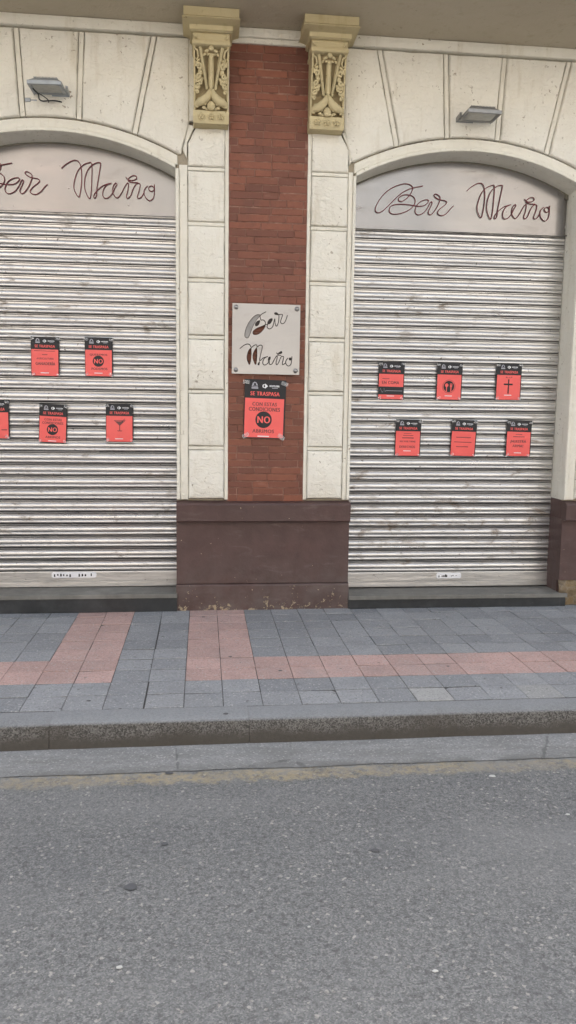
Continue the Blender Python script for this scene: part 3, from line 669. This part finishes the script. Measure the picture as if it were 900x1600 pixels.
    for d in (-.072, 0, .072):
        r = MB(); r.ell((cx+d, -.134, 3.762), (.009,.014,.009))
        for k in range(5):
            a = pi/2 + 2*pi*k/5; r.ell((cx+d+.015*cos(a), -.130, 3.762+.015*sin(a)), (.0095,.013,.0105), seg=10, rings=6)
        ring = [(cx+d+(.030)*cos(2*pi*k/20), -.1275, 3.762+(.030)*sin(2*pi*k/20)) for k in range(21)]
        r.tube(ring, .0035, n=6, cap=False)
        q = r.build('rosette', M['ochre'], o, smooth=True)
for pc in PC:
    corbel(pc-.427); corbel(pc+.438)
# ---------------------------------------------------------------- roller shutters, sills
def shutter(xl, xr, zb, seed, label, px0, px1, pz):
    rs = random.Random(seed)
    g = MB(); xl += .004; xr -= .004
    prof = [(0,-.016),(.0035,-.016),(.0045,-.004),(.006,-.001)]
    def rib(a, b, h, base, n): return [(a + (b-a)*i/n, base + h*sin(pi*i/n)**.8) for i in range(n+1)]
    prof += rib(.007, .027, .0035, -.0005, 6) + [(.0285,-.003)] + rib(.030, .068, .0062, -.001, 10) + [(.0695,-.003),(.072,.000),(.084,.0015),(.0855,-.002),(.0865,-.014),(.0895,-.014),(.0905,-.001),(.0960,.000),(.0985,-.016)]
    z = zb + .128; nx = 40; P = len(prof)
    k = 0
    while z < 3.16:
        tl = rs.uniform(-.045, .045); dy = rs.uniform(-.001, .001); sag = rs.uniform(-.0012, .0012); vs = []; dent = (rs.uniform(xl, xr), rs.choice([0, 0, .003, .006, -.002]), rs.uniform(.05, .16))
        for i in range(nx+1):
            x = xl + (xr-xl)*i/nx
            w = .0016*noise.noise(Vector((x*1.3, k*3.7, seed))); tw = .03*noise.noise(Vector((x*.9, k*5.1, seed+9)))
            zz = sag*sin(pi*i/nx) + .0008*noise.noise(Vector((x*2, k*2.1, 4)))
            w += dent[1]*math.exp(-((x-dent[0])/dent[2])**2)
            for (pz_, py) in prof: vs.append((x, .232 - py + dy + w + (tl+tw)*(pz_-.05), z + pz_ + zz))
        hin = {0, 1, P-2, P-7, P-6, P-5}
        for j in range(P-1): g.f += [tuple(len(g.v) + q for q in (i*P+j, (i+1)*P+j, (i+1)*P+j+1, i*P+j+1)) for i in range(nx)]; g.m += [1 if j in hin else 0]*nx
        g.v += vs
        z += .0985; k += 1
    sh = g.build('roller_shutter', [M['slat'], M['hinge']], B); autosmooth(sh, 38); tag(sh, label)
    b = MB()
    bx = [(.235,zb+.128),(.224,zb+.126),(.222,zb+.120),(.2215,zb+.050),(.224,zb+.046),(.224,zb+.042),(.219,zb+.040),(.218,zb+.014),(.2135,zb+.012),(.2135,zb+.002),(.25,zb+.002)]
    vs = []; n = 20
    for i in range(n+1):
        x = xl + (xr-xl)*i/n
        for y, z_ in bx: vs.append((x, y + .0010*noise.noise(Vector((x*2, z_*8, seed))), z_))
    Q = len(bx); b.add(vs, [(i*Q+j, (i+1)*Q+j, (i+1)*Q+j+1, i*Q+j+1) for i in range(n) for j in range(Q-1)])
    b.build('bottom_bar', M['barsteel'], sh)
    # lock plate with worn lettering
    p = MB(); w = px1-px0; h = .048; c = .010
    p.prism([(px0+c,pz),(px1-c,pz),(px1,pz+c),(px1,pz+h-c),(px1-c,pz+h),(px0+c,pz+h),(px0,pz+h-c),(px0,pz+c)], .222, .2180, .002)
    for q in range(13):
        a = px0 + .018 + (w-.04)*q/13
        if q in (6, 7) or rs.random() < .12: continue
        hh = rs.uniform(.013, .024); ww = rs.uniform(.009, .015); zz = pz + .022 + rs.uniform(-.003, .004)
        if seed == 2 and q > 7: hh *= .5; ww *= .8
        p.prism([(a,zz-hh/2),(a+ww,zz-hh/2+rs.uniform(-.002,.003)),(a+ww*.9,zz+hh/2),(a+ww*.1,zz+hh/2)], .2185, .2172, .0004, mi=1)
    p.build('lock_plate', [M['p_white'], M['dark']], sh)
    d = MB(); d.box(xl-.03, xr+.03, .262, .27, 0, 3.6); d.build('dark_backing', M['dark'], sh)  # near-black sheet behind the slats, painted darkness for the unlit interior
shutter(-2.03, -.205, .152, 1, 'scuffed steel roller shutter on the left, under the cut-off sign panel', -1.233, -.873, .226)
shutter(1.185, 3.01, .122, 2, 'scuffed steel roller shutter on the right with brown stains low down', 2.008, 2.228, .190)
for (xl, xr, zt, xe) in ((-2.03, -.2055, .147, 0), (1.191, 3.008, .112, .055)):
    g = MB(); g.box(xl, xr+xe, -.055, .30 if not xe else -.052+.35, 0, zt-.036, 0, ch=.003) if not xe else None
    if xe:
        g.box(xl, xr, -.050, .30, 0, zt-.034, 0, ch=.003); g.box(xr, xr+xe-.008, -.050, -.034, 0, zt-.034, 0)
    o = g.build('door_step', M['step_black'], B)
    s = MB(); y0 = -.066
    if xe: poly = [(xl,y0),(xr+xe,y0),(xr+xe,-.036),(xr,-.034),(xr,.29),(xl,.29)]
    else: poly = [(xl,y0),(xr,y0),(xr,.29),(xl,.29)]
    a = ccw(poly); n = len(a); b = inset(a, .003)
    s.add([(x,y,zt-.033) for x,y in a]+[(x,y,zt-.003) for x,y in a]+[(x,y,zt) for x,y in b],
          [(i,(i+1)%n,n+(i+1)%n,n+i) for i in range(n)]+[(n+i,n+(i+1)%n,2*n+(i+1)%n,2*n+i) for i in range(n)]+[tuple(2*n+i for i in range(n)),tuple(range(n))])
    s.build('step_slab', M['step_top'], o)
# ---------------------------------------------------------------- arched sign panels
def curve_sheet(name, loops, depth, mat, parent, y):
    """flat sheet with real holes: first loop is the outline, the rest are cut out"""
    cu = bpy.data.curves.new(name, 'CURVE'); cu.dimensions = '2D'; cu.fill_mode = 'BOTH'; cu.extrude = depth/2
    for lp in loops:
        s = cu.splines.new('POLY'); s.points.add(len(lp)-1); s.use_cyclic_u = True
        for p, (a, b) in zip(s.points, lp): p.co = (a, b, 0, 1)
    o = bpy.data.objects.new(name, cu); C.objects.link(o)
    dg = bpy.context.evaluated_depsgraph_get(); me = bpy.data.meshes.new_from_object(o.evaluated_get(dg))
    bpy.data.objects.remove(o)
    me.transform(Matrix.Translation((0, y, 0)) @ Matrix.Rotation(pi/2, 4, 'X')); me.materials.clear(); me.materials.append(mat)
    q = bpy.data.objects.new(name, me); C.objects.link(q)
    if parent: q.parent = parent
    return q
def sign_panel(xl, xr, zb, ox, label, ret):
    cx, hs, R, zc = arcf(xl, xr)
    root = bpy.data.objects.new('shop_sign', None); root.location = (cx, .2, zb); C.objects.link(root)
    tag(root, label, 'sign', 'arched steel name panels over the shutters')
    y0 = .2; n = 44; g = MB(); a = xl+.003; b = xr-.003; vs = []
    for i in range(n+1):
        x = a + (b-a)*i/n; zt = zc + sqrt(R*R-(x-cx)**2) - .030
        e = max(0, (x-(b-.05))/.05) if ret else 0
        y = y0 + .035*e*e + .003*noise.noise(Vector((x*1.5, 0, ox)))
        for j in range(7):
            z = zb + (zt-zb)*j/6
            vs.append((x, y + .002*noise.noise(Vector((x*2, z*3, 1))), z))
    g.add(vs, [(i*7+j, (i+1)*7+j, (i+1)*7+j+1, i*7+j+1) for i in range(n) for j in range(6)])
    vs = []
    for i in range(n+1):
        x = a + (b-a)*i/n
        vs += [(x, y0+.0015, zb), (x, y0-.003, zb-.001), (x, y0-.003, zb+.008), (x, y0+.001, zb+.0085)]
    g.add(vs, [(i*4+j, (i+1)*4+j, (i+1)*4+j+1, i*4+j+1) for i in range(n) for j in range(3)])
    g.add([(a,y0,zb),(b,y0,zb),(b,y0+.03,zb),(a,y0+.03,zb)], [(0,1,2,3)])
    o = g.build('steel_panel', M['panelsteel'], None); autosmooth(o, 30); o.parent = root; o.location = -root.location
    k = MB(); vs = []
    for i in range(n+1):
        x = a + (b-a)*i/n; z = zc + sqrt(R*R-(x-cx)**2)
        vs += [(x, y0+.012, z-.055), (x, y0+.012, z-.012)]
    k.add(vs, [(2*i, 2*i+2, 2*i+3, 2*i+1) for i in range(n)])
    q = k.build('gap_strip', M['gapfill'], None); q.parent = root; q.location = -root.location
    t = MB()
    for st in SIGN:
        pts = spline([(x+ox, y0-.009, z+zb) for x, z in st], 5); t.tube(pts, .0035, n=6)
    q = t.build('script_lettering', M['wire'], None, smooth=True); q.parent = root; q.location = -root.location
    return root
sign_panel(-2.03, -.205, 3.116, -1.1275, 'arched steel panel with dark red script name above the left shutter', False)
sign_panel(1.185, 3.01, 3.081, 2.0875, 'arched steel panel with dark red script name above the right shutter', True)
# ---------------------------------------------------------------- square plaque on the brick
root = bpy.data.objects.new('wall_plaque', None); root.location = (.496, -.03, 2.164); C.objects.link(root)
tag(root, 'square steel plaque with cut-out script name bolted to the red brick', 'plaque')
closed = lambda p: [tuple(v) for v in spline([(*q, 0) for q in p + [p[0]]], 4)[:-1]]
loops = [[(x-.0, z) for x, z in ((-.270,-.268),(.262,-.270),(.264,.268),(-.266,.270))]] + [[(a, b) for a, b, _ in closed(h)] for h in PHOLE]
q = curve_sheet('plate', loops, .004, M['plaque'], root, 0)
t = MB()
for st in PSTROKE: t.tube(spline([(x, -.0028, z) for x, z in st], 5), .0033, n=6)
for h in PHOLE:
    L = closed(h); t.tube([(a, -.0025, b) for a, b, _ in L + [L[0]]], .0017, n=5, cap=False)
t.build('script_lettering', M['blackline'], root, smooth=True)
k = MB(); L = [(a, b) for a, b, _ in closed(PHOLE[0])]; k.prism(L, .008, .004, .001); k.build('backing_piece', M['seen_grey'], root)
for n_, h in enumerate(PHOLE[1:]):
    if n_ in (1, 4, 5): continue
    L = [(a, b) for a, b, _ in closed(h)]; k = MB(); k.prism(L, .012, .007, .001); k.build('backing_piece', M['blackline'], root)
for (x, z) in ((-.238,.240),(.237,.238),(-.238,-.238),(.232,-.238)):
    b = MB(); n = 20
    def disc(r0, y0, r1, y1): 
        vs = [(x+r*cos(2*pi*k/n), y, z+r*sin(2*pi*k/n)) for r, y in ((r0,y0),(r1,y1)) for k in range(n)]
        b.add(vs, [(k,(k+1)%n,n+(k+1)%n,n+k) for k in range(n)])
    disc(.018,-.001,.018,-.006); disc(.018,-.006,.013,-.010); disc(.013,-.010,.012,-.013); disc(.012,-.013,.006,-.017); disc(.006,-.017,.0005,-.018)
    disc(.008,.03,.008,0)
    o = b.build('bolt', M['bolt'], root); autosmooth(o, 40)
# ---------------------------------------------------------------- posters
_tc = {}
def text_mesh(s, bold):
    if (s, bold) in _tc: return _tc[(s, bold)]
    cu = bpy.data.curves.new('t', 'FONT'); cu.body = s; cu.offset = 0; cu.resolution_u = 3; cu.fill_mode = 'FRONT'
    cu.space_character = 1.12
    o = bpy.data.objects.new('t', cu); C.objects.link(o); dg = bpy.context.evaluated_depsgraph_get()
    me = bpy.data.meshes.new_from_object(o.evaluated_get(dg)); bpy.data.objects.remove(o)
    v = [tuple(a.co) for a in me.vertices]; f = [tuple(p.vertices) for p in me.polygons]
    x0 = min(a[0] for a in v); x1 = max(a[0] for a in v); y0 = min(a[1] for a in v); y1 = max(a[1] for a in v)
    r = ([((a[0]-x0)/(x1-x0), (a[1]-y0)/(y1-y0)) for a in v], f); _tc[(s, bold)] = r; return r
RED, BLK, WHT, GRY, INK = 0, 1, 2, 3, 4
def poster(cx, zc, w, h, y, rot, items, label, seed, group, redboxes=((.018,.965,.318,.985),), tapes=True, fold=.004):
    rs = random.Random(seed); g = MB()
    def put(vs, fs, lay, mi):  # vs in (u right, v down) fractions
        g.add([((u-.5)*w, -lay*.0007, (.5-v)*h) for u, v in vs], fs, mi)
    def grid(u0, u1, v0, v1, lay, mi, n=8, m=30):
        vs = [(u0+(u1-u0)*i/n, v0+(v1-v0)*j/m) for j in range(m+1) for i in range(n+1)]
        put(vs, [(j*(n+1)+i, j*(n+1)+i+1, (j+1)*(n+1)+i+1, (j+1)*(n+1)+i) for j in range(m) for i in range(n)], lay, mi)
    grid(0, 1, 0, 1, 0, BLK)
    for b in redboxes: grid(*b, 1, RED)
    def txt(s, u0, u1, v0, v1, mi, bold=.0, lay=2):
        v, f = text_mesh(s, 0); d = (v1-v0)*(h/w)*.045
        for q in ((0, 1, -1) if bold else (0,)): put([(u0+(u1-u0)*a + q*d, v1-(v1-v0)*b) for a, b in v], f, lay + .15*q, mi)
    def poly(p, mi, lay=2): put(p, [tuple(range(len(p)))], lay, mi)
    def circ(u, v, r, mi, lay=2, r0=0, n=32, sq=1.0):
        k = w/h
        if r0 == 0: poly([(u+r*cos(2*pi*i/n), v+r*k*sq*sin(2*pi*i/n)) for i in range(n)], mi, lay)
        else:
            vs = [(u+q*cos(2*pi*i/n), v+q*k*sin(2*pi*i/n)) for q in (r0, r) for i in range(n)]
            put(vs, [(i,(i+1)%n,n+(i+1)%n,n+i) for i in range(n)], lay, mi)
    # header: two little emblems, a line of small print and the headline
    poly([(.175,.10),(.19,.062),(.235,.040),(.28,.055),(.31,.09),(.315,.125),(.165,.125)], GRY); circ(.245,.082,.028,BLK,3); poly([(.20,.105),(.30,.100),(.31,.112),(.19,.117)], BLK, 3)
    poly([(.165,.132),(.325,.132),(.325,.158),(.165,.158)], GRY)
    circ(.470,.108,.045,WHT); circ(.463,.108,.030,BLK,3); poly([(.485,.062),(.560,.108),(.485,.154),(.510,.108)], WHT, 4); poly([(.425,.108),(.455,.085),(.455,.131)], WHT, 4)
    txt('HOSTELERIA', .60, .835, .088, .120, WHT, .01); poly([(.66,.134),(.80,.134),(.80,.144),(.66,.144)], GRY)
    txt('SE TRASPASA', .145, .845, .205, .272, RED, .012)
    for it in items:
        k = it[0]
        if k == 't': txt(*it[1:])
        elif k == 'p': poly(*it[1:])
        elif k == 'c': circ(*it[1:])
    # bend the whole sheet
    a, b, c = rs.uniform(-1,1), rs.uniform(-1,1), rs.uniform(0,6)
    fold *= 1.5
    def bend(v):
        x, yy, z = v; u = x/w; q = z/h
        return (x, yy + fold*(.5*a*sin(3*u+c) + .5*b*sin(4*q+c*2)) - fold*1.3*(abs(u*2)**4)*(abs(q*2)**4)*(1+a)*.5, z)
    g.v = [bend(v) for v in g.v]
    o = g.build('poster', [M['p_red'], M['p_black'], M['p_white'], M['p_grey'], M['p_dred']])
    for p in o.data.polygons: p.use_smooth = False
    o.location = (cx, y, zc); o.rotation_euler = (0, radians(rot), 0)
    tag(o, label, 'poster', group)
    if tapes:
        for (u, v, ang) in ((.05,.055,0.1),(.95,.055,-.15),(.06,.955,.6),(.94,.955,-.6)):
            t = MB(); L, H = (.036, .020); L *= w/.22; H *= w/.22
            q = [(-L/2,-H/2),(L/2,-H/2),(L/2,H/2),(-L/2,H/2)]; ca, sa = cos(ang + rs.uniform(-.2,.2)), sin(ang + rs.uniform(-.2,.2))
            uu = u + rs.uniform(-.02,.02); vv = v + rs.uniform(-.01,.01)
            vs = [((uu-.5)*w + a_*ca - b_*sa, -.0055 - fold*.9, (.5-vv)*h + a_*sa + b_*ca) for a_, b_ in q]
            vs2 = [(x_, y_+.0006, z_) for x_, y_, z_ in vs]
            t.add(vs + vs2, [(0,1,2,3),(4,5,6,7),(0,1,5,4),(1,2,6,5),(2,3,7,6),(3,0,4,7)]); t.build('tape', M['tape'], o)
    return o
bar = lambda v=.925: ('p', [(.335,v),(.625,v),(.625,v+.017),(.335,v+.017)], WHT)
line = lambda u0,u1,v0,v1: ('p', [(u0,v0),(u1,v0),(u1,v1),(u0,v1)], INK)
no_items = lambda a, b, c, cv, av: [('t',a,*b,INK,.008)] + ([('t',c[0],*c[1],INK,.008)] if c else []) + [('c',.48,cv,.20,BLK),('t','NO',.335,.635,cv-.058,cv+.058,RED,.02,3)] + [('t',av[0],*av[1],INK,.008)]
GL = 'posters taped on the left shutter'; GR = 'posters taped on the right shutter'
W4, H4 = .219, .308; YP = .2125
poster(-1.240, 2.013, W4, H4, YP, .6, [line(.12,.85,.352,.364), line(.40,.58,.440,.458), ('t','AGRICULTURA',.20,.80,.528,.572,INK,.008), ('t','GANADERÍA',.165,.85,.625,.715,INK,.012), bar(.905)],
       'red poster reading ganadería, upper row on the left shutter', 11, GL)
poster(-.823, 2.017, W4, H4, YP, .3, no_items('QUEREMOS', (.18,.80,.415,.475), None, .605, ('PODEMOS',(.24,.80,.77,.83))) + [bar(.90)],
       'red poster reading queremos no podemos, right one of the upper row on the left shutter', 12, GL)
poster(-1.640, 1.515, W4, H4, YP, .2, [line(.72,.92,.755,.778), bar(.905)],
       'red poster cut off by the left edge of the photo', 13, GL)
poster(-1.191, 1.487, W4, H4, YP, 2.6, no_items('CON ESTAS', (.19,.80,.375,.43), ('CONDICIONES',(.12,.86,.46,.52)), .66, ('ABRIMOS',(.24,.76,.825,.885))) + [bar(.945)],
       'tilted red poster reading con estas condiciones no abrimos, on the left shutter', 14, GL)
poster(-.667, 1.497, W4, H4, YP, .4, [('p',[(.29,.43),(.72,.43),(.505,.575)],INK), ('p',[(.34,.444),(.67,.444),(.655,.457),(.355,.457)],RED,3), ('p',[(.492,.56),(.518,.56),(.518,.70),(.492,.70)],INK), ('p',[(.41,.698),(.60,.698),(.58,.715),(.43,.715)],INK),
       ('p',[(.56,.46),(.69,.385),(.70,.395),(.575,.465)],INK,3), ('c',.60,.455,.028,INK,4), bar(.905)],
       'red poster with a black cocktail glass on the left shutter', 15, GL)
ecg = [(.05,.765),(.09,.70),(.12,.765),(.15,.80),(.19,.80),(.22,.70),(.26,.78),(.33,.762),(.93,.762)]
ecgp = []
for a_, b_ in zip(ecg[:-1], ecg[1:]):
    ecgp.append(('p', [(a_[0],a_[1]-.004),(b_[0],b_[1]-.004),(b_[0],b_[1]+.006),(a_[0],a_[1]+.006)], GRY))
poster(1.560, 1.870, W4, H4, YP, .6, [line(.15,.42,.436,.452), ('t','EN COMA',.145,.80,.505,.585,INK,.008), bar(.895)] + ecgp,
       'red and black poster reading en coma with a heartbeat line, on the right shutter', 21, GR, redboxes=((.018,.965,.318,.655),(.018,.965,.868,.985)))
poster(2.056, 1.873, W4, H4, YP, .5, [('c',.485,.635,.255,INK,2,.243), ('c',.485,.635,.215,BLK,2), ('c',.395,.600,.068,RED,3), ('p',[(.378,.63),(.412,.63),(.412,.775),(.378,.765)],RED,3),
       ('p',[(.525,.55),(.545,.55),(.545,.60),(.56,.60),(.56,.55),(.58,.55),(.58,.60),(.595,.60),(.595,.55),(.615,.55),(.615,.63),(.59,.66),(.588,.765),(.552,.775),(.55,.66),(.525,.63)],RED,3), bar(.88)],
       'red poster with a plate, spoon and fork emblem, on the right shutter', 22, GR)
poster(2.571, 1.879, W4, H4, YP, .3, [('t','R.I.P',.375,.62,.362,.402,INK,.008), ('p',[(.462,.43),(.512,.43),(.512,.82),(.462,.82)],BLK), ('p',[(.295,.548),(.655,.548),(.655,.590),(.295,.590)],BLK,3), bar(.855)],
       'red poster with a black cross, on the right shutter', 23, GR)
poster(1.717, 1.399, W4, H4, YP, .7, [line(.33,.63,.378,.388), line(.30,.70,.428,.440), line(.27,.72,.488,.512), ('t','SECTOR TIENE',.18,.80,.575,.620,INK,.012), ('t','DERECHOS',.18,.78,.710,.775,INK,.012), bar(.845)],
       'red poster with five lines of small print, lower row on the right shutter', 24, GR)
poster(2.198, 1.401, W4, H4, YP, 1.6, [line(.20,.78,.470,.487), line(.13,.82,.600,.617), line(.22,.70,.725,.742)],
       'red poster with three thin dark lines, on the right shutter', 25, GR)
poster(2.683, 1.403, W4, H4, YP, .9, [line(.37,.63,.382,.396), line(.27,.73,.444,.462), ('t','¡NUESTRA',.165,.80,.545,.635,INK,.012), ('t','ARMA!',.27,.69,.670,.740,INK,.012), bar(.89)],
       'red poster reading nuestra arma, on the right shutter', 26, GR)
poster(.489, 1.622, .328, .462, -.012, 1.5, no_items('CON ESTAS', (.20,.79,.385,.445), ('CONDICIONES',(.12,.87,.470,.535)), .680, ('ABRIMOS',(.22,.74,.845,.905))) + [('p',[(.345,.955),(.625,.955),(.625,.972),(.345,.972)],WHT)],
       'large red poster reading con estas condiciones no abrimos, on the brick below the plaque', 31, None, fold=.003)
# ---------------------------------------------------------------- floodlights
def floodlight(cx, z, y0, y1, w, rz, label, body, cable):
    root = bpy.data.objects.new('floodlight', None); root.location = (cx, 0, z); root.rotation_euler = (0, 0, radians(rz)); C.objects.link(root)
    tag(root, label, 'floodlight', 'floodlights on the wall above the shutters')
    h = w/2
    g = MB()  # rim frame, open below, with a tapered tub above it
    for (a, b, c, d) in ((-h,h,y0,y0+.022),(-h,h,y1-.022,y1),(-h,-h+.022,y0+.022,y1-.022),(h-.022,h,y0+.022,y1-.022)): g.box(a, b, c, d, -.010, .014)
    g.add([(-h+.004,y0+.004,.014),(h-.004,y0+.004,.014),(h-.004,y1-.004,.014),(-h+.004,y1-.004,.014),(-h+.034,y0+.04,.040),(h-.034,y0+.04,.040),(h-.034,y1-.04,.040),(-h+.034,y1-.04,.040)],
          [(0,1,5,4),(1,2,6,5),(2,3,7,6),(3,0,4,7),(4,5,6,7)])
    g.build('housing', body, root)
    g = MB(); n = 17
    for i in range(n):
        x = -h+.040 + (2*h-.080)*i/(n-1)
        g.add([(x-.0018,y0+.036,.030),(x+.0018,y0+.036,.030),(x+.0018,y1-.036,.030),(x-.0018,y1-.036,.030),(x-.0014,y0+.044,.056),(x+.0014,y0+.044,.056),(x+.0014,y1-.044,.056),(x-.0014,y1-.044,.056)],
              [(0,1,5,4),(1,2,6,5),(2,3,7,6),(3,0,4,7),(4,5,6,7)])
    g.build('heat_sink', body, root)
    g = MB(); g.box(-h+.023, h-.023, y0+.023, y1-.023, -.005, .0); g.build('glass', M['lampglass'], root)
    g = MB()
    for s in (-1, 1):
        x = s*(h+.006)
        g.add([(x-.002*s,-.012,.002),(x-.002*s,-.012,.034),(x-.002*s,-.10,.045),(x-.002*s,-.15,.030),(x-.002*s,-.14,.008),(x+.002*s,-.012,.002),(x+.002*s,-.012,.034),(x+.002*s,-.10,.045),(x+.002*s,-.15,.030),(x+.002*s,-.14,.008)],
              [(0,1,2,3,4),(5,6,7,8,9)]+[(k,(k+1)%5,5+(k+1)%5,5+k) for k in range(5)])
        bm = bmesh.new(); bmesh.ops.create_cone(bm, segments=12, radius1=.010, radius2=.008, depth=.012, cap_ends=True)
        g.bm(bm, 0, Matrix.Translation((x+.006*s, -.13, .026)) @ Matrix.Rotation(pi/2, 4, 'Y'))
    g.box(-h-.008, h+.008, -.016, -.011, .002, .034)
    g.build('bracket', body, root)
    if cable:
        g = MB(); g.tube(spline([(-h+.01,y0+.09,.0),(-h+.03,-.17,-.018),(-h+.045,-.13,-.028),(-h+.045,-.10,-.050),(-h+.065,-.09,-.060),(-h+.10,-.07,-.050),(-h+.14,-.045,-.038),(-h+.18,-.02,-.035),(-h+.19,.005,-.034)],5), .0048, n=8)
        g.tube(spline([(-h+.045,-.12,-.02),(-h+.075,-.10,-.030),(-h+.10,-.05,-.040),(-h+.085,.0,-.042)],4), .0035, n=6)
        g.build('cable', M['cable'], root, smooth=True)
        g = MB(); g.box(-h-.075,-h-.035,-.030,-.0,-.045,-.018, ch=.004); g.box(-h-.05,-h+.01,-.022,-.012,-.038,-.026, ch=.002); g.build('junction_box', body, root)
    return root
floodlight(2.095, 3.850, -.272, -.070, .262, 1.5, 'grey floodlight facing down above the right sign panel', M['lampbody'], False)
floodlight(-1.100, 3.882, -.272, -.075, .238, -2, 'pale blue-grey floodlight with a dangling black cable above the left sign panel', M['lampblue'], True)
# ---------------------------------------------------------------- the far side of the street (unseen, added for steel reflections and bounced light)
OB = bpy.data.objects.new('facing_building', None); OB.location = (0, -13.4, 0); C.objects.link(OB)
tag(OB, 'plain stone-coloured building on the far side of the street behind the viewer, added for reflections and bounced light', 'building')
g = MB(); X0, X1 = -16., 16.
cols = [-14 + 2.8*i for i in range(11)]; rows = [(.9, 3.0), (4.2, 6.0), (7.2, 8.8)]
zs_ = [-.14] + [z for r_ in rows for z in r_] + [9.8]
for k in range(0, len(zs_)-1):
    if k % 2 == 0: g.box(X0, X1, -13.8, -13.4, zs_[k], zs_[k+1])
    else:
        e = [X0] + [v for c_ in cols for v in (c_-.55, c_+.55)] + [X1]
        for j in range(0, len(e), 2): g.box(e[j], e[j+1], -13.8, -13.4, zs_[k], zs_[k+1])
g.box(X0-.1, X1+.1, -13.9, -13.15, 9.8, 10.0)
o = g.build('wall', M['facing']); o.parent = OB; o.location = (0, 13.4, 0)
for (z0, z1) in rows:
    pm = MB(); pm.box(-.55,.55,.0,.02,0,z1-z0); pane = None
    for c_ in cols:
        if pane is None:
            w_ = MB()
            for (a, b_, c0, d0) in ((-.55,-.49,0,z1-z0),(.49,.55,0,z1-z0),(-.49,.49,0,.06),(-.49,.49,z1-z0-.06,z1-z0),(-.03,.03,.06,z1-z0-.06)): w_.box(a, b_, .02, .06, c0, d0)
            win = w_.build('window', M['p_grey']); pane = pm.build('pane', M['winglass'], win)
            wn, pn = win, pane
        else:
            wn = win.copy(); C.objects.link(wn); pn = pane.copy(); C.objects.link(pn); pn.parent = wn
        wn.parent = OB; wn.location = (c_, -.25, z0)
g = MB(); g.box(-40, 40, -13.4, -11.2, -.3, 0); struct(g.build('far_pavement', M['tile_grey']))
# ---------------------------------------------------------------- camera, light, world
cam = bpy.data.cameras.new('camera'); co = bpy.data.objects.new('camera', cam); C.objects.link(co)
yaw, pitch, roll = CAMROT
f = Vector((sin(yaw)*cos(pitch), cos(yaw)*cos(pitch), -sin(pitch))); r0 = Vector((cos(yaw), -sin(yaw), 0)); u0 = r0.cross(f)
r = r0*cos(roll) + u0*sin(roll); u = -r0*sin(roll) + u0*cos(roll)
Rm = Matrix((r, u, -f)).transposed()
co.matrix_world = Matrix.Translation((0, -6.35, 1.607)) @ Rm.to_4x4()
cam.sensor_fit = 'VERTICAL'; cam.sensor_height = 24; cam.lens = CAMF/1600*24; cam.clip_start = .05; cam.clip_end = 500
S.camera = co
SUN_EL, SUN_AZ = 50, 12   # azimuth of the sun measured clockwise from +y (into the facade)
w = bpy.data.worlds.new('World'); S.world = w; w.use_nodes = True; nt = w.node_tree
sky = nt.nodes.new('ShaderNodeTexSky'); sky.sky_type = 'NISHITA'; sky.sun_disc = False
sky.sun_elevation = radians(SUN_EL); sky.sun_rotation = radians(SUN_AZ); sky.dust_density = 5; sky.air_density = 1.2; sky.ozone_density = 1
hs = nt.nodes.new('ShaderNodeHueSaturation'); hs.inputs['Saturation'].default_value = .5
tint = nt.nodes.new('ShaderNodeMix'); tint.data_type = 'RGBA'; tint.blend_type = 'MULTIPLY'; tint.inputs[0].default_value = 1; tint.inputs[7].default_value = (1.0, .997, .985, 1)
nt.links.new(sky.outputs[0], hs.inputs['Color']); nt.links.new(hs.outputs[0], tint.inputs[6]); nt.links.new(tint.outputs[2], nt.nodes['Background'].inputs['Color'])
nt.nodes['Background'].inputs['Strength'].default_value = .15
sl = bpy.data.lights.new('sun', 'SUN'); sl.energy = 2.6; sl.angle = radians(.5); sl.color = (1, .96, .90)
so = bpy.data.objects.new('sun', sl); C.objects.link(so)
d = Vector((sin(radians(SUN_AZ))*cos(radians(SUN_EL)), cos(radians(SUN_AZ))*cos(radians(SUN_EL)), sin(radians(SUN_EL))))
so.rotation_euler = d.to_track_quat('Z', 'Y').to_euler(); so.location = (0, -8, 9)
vs = S.view_settings; vs.view_transform = 'Standard'; vs.look = 'None'; vs.gamma = 1; vs.use_curve_mapping = False; vs.exposure = EXPO
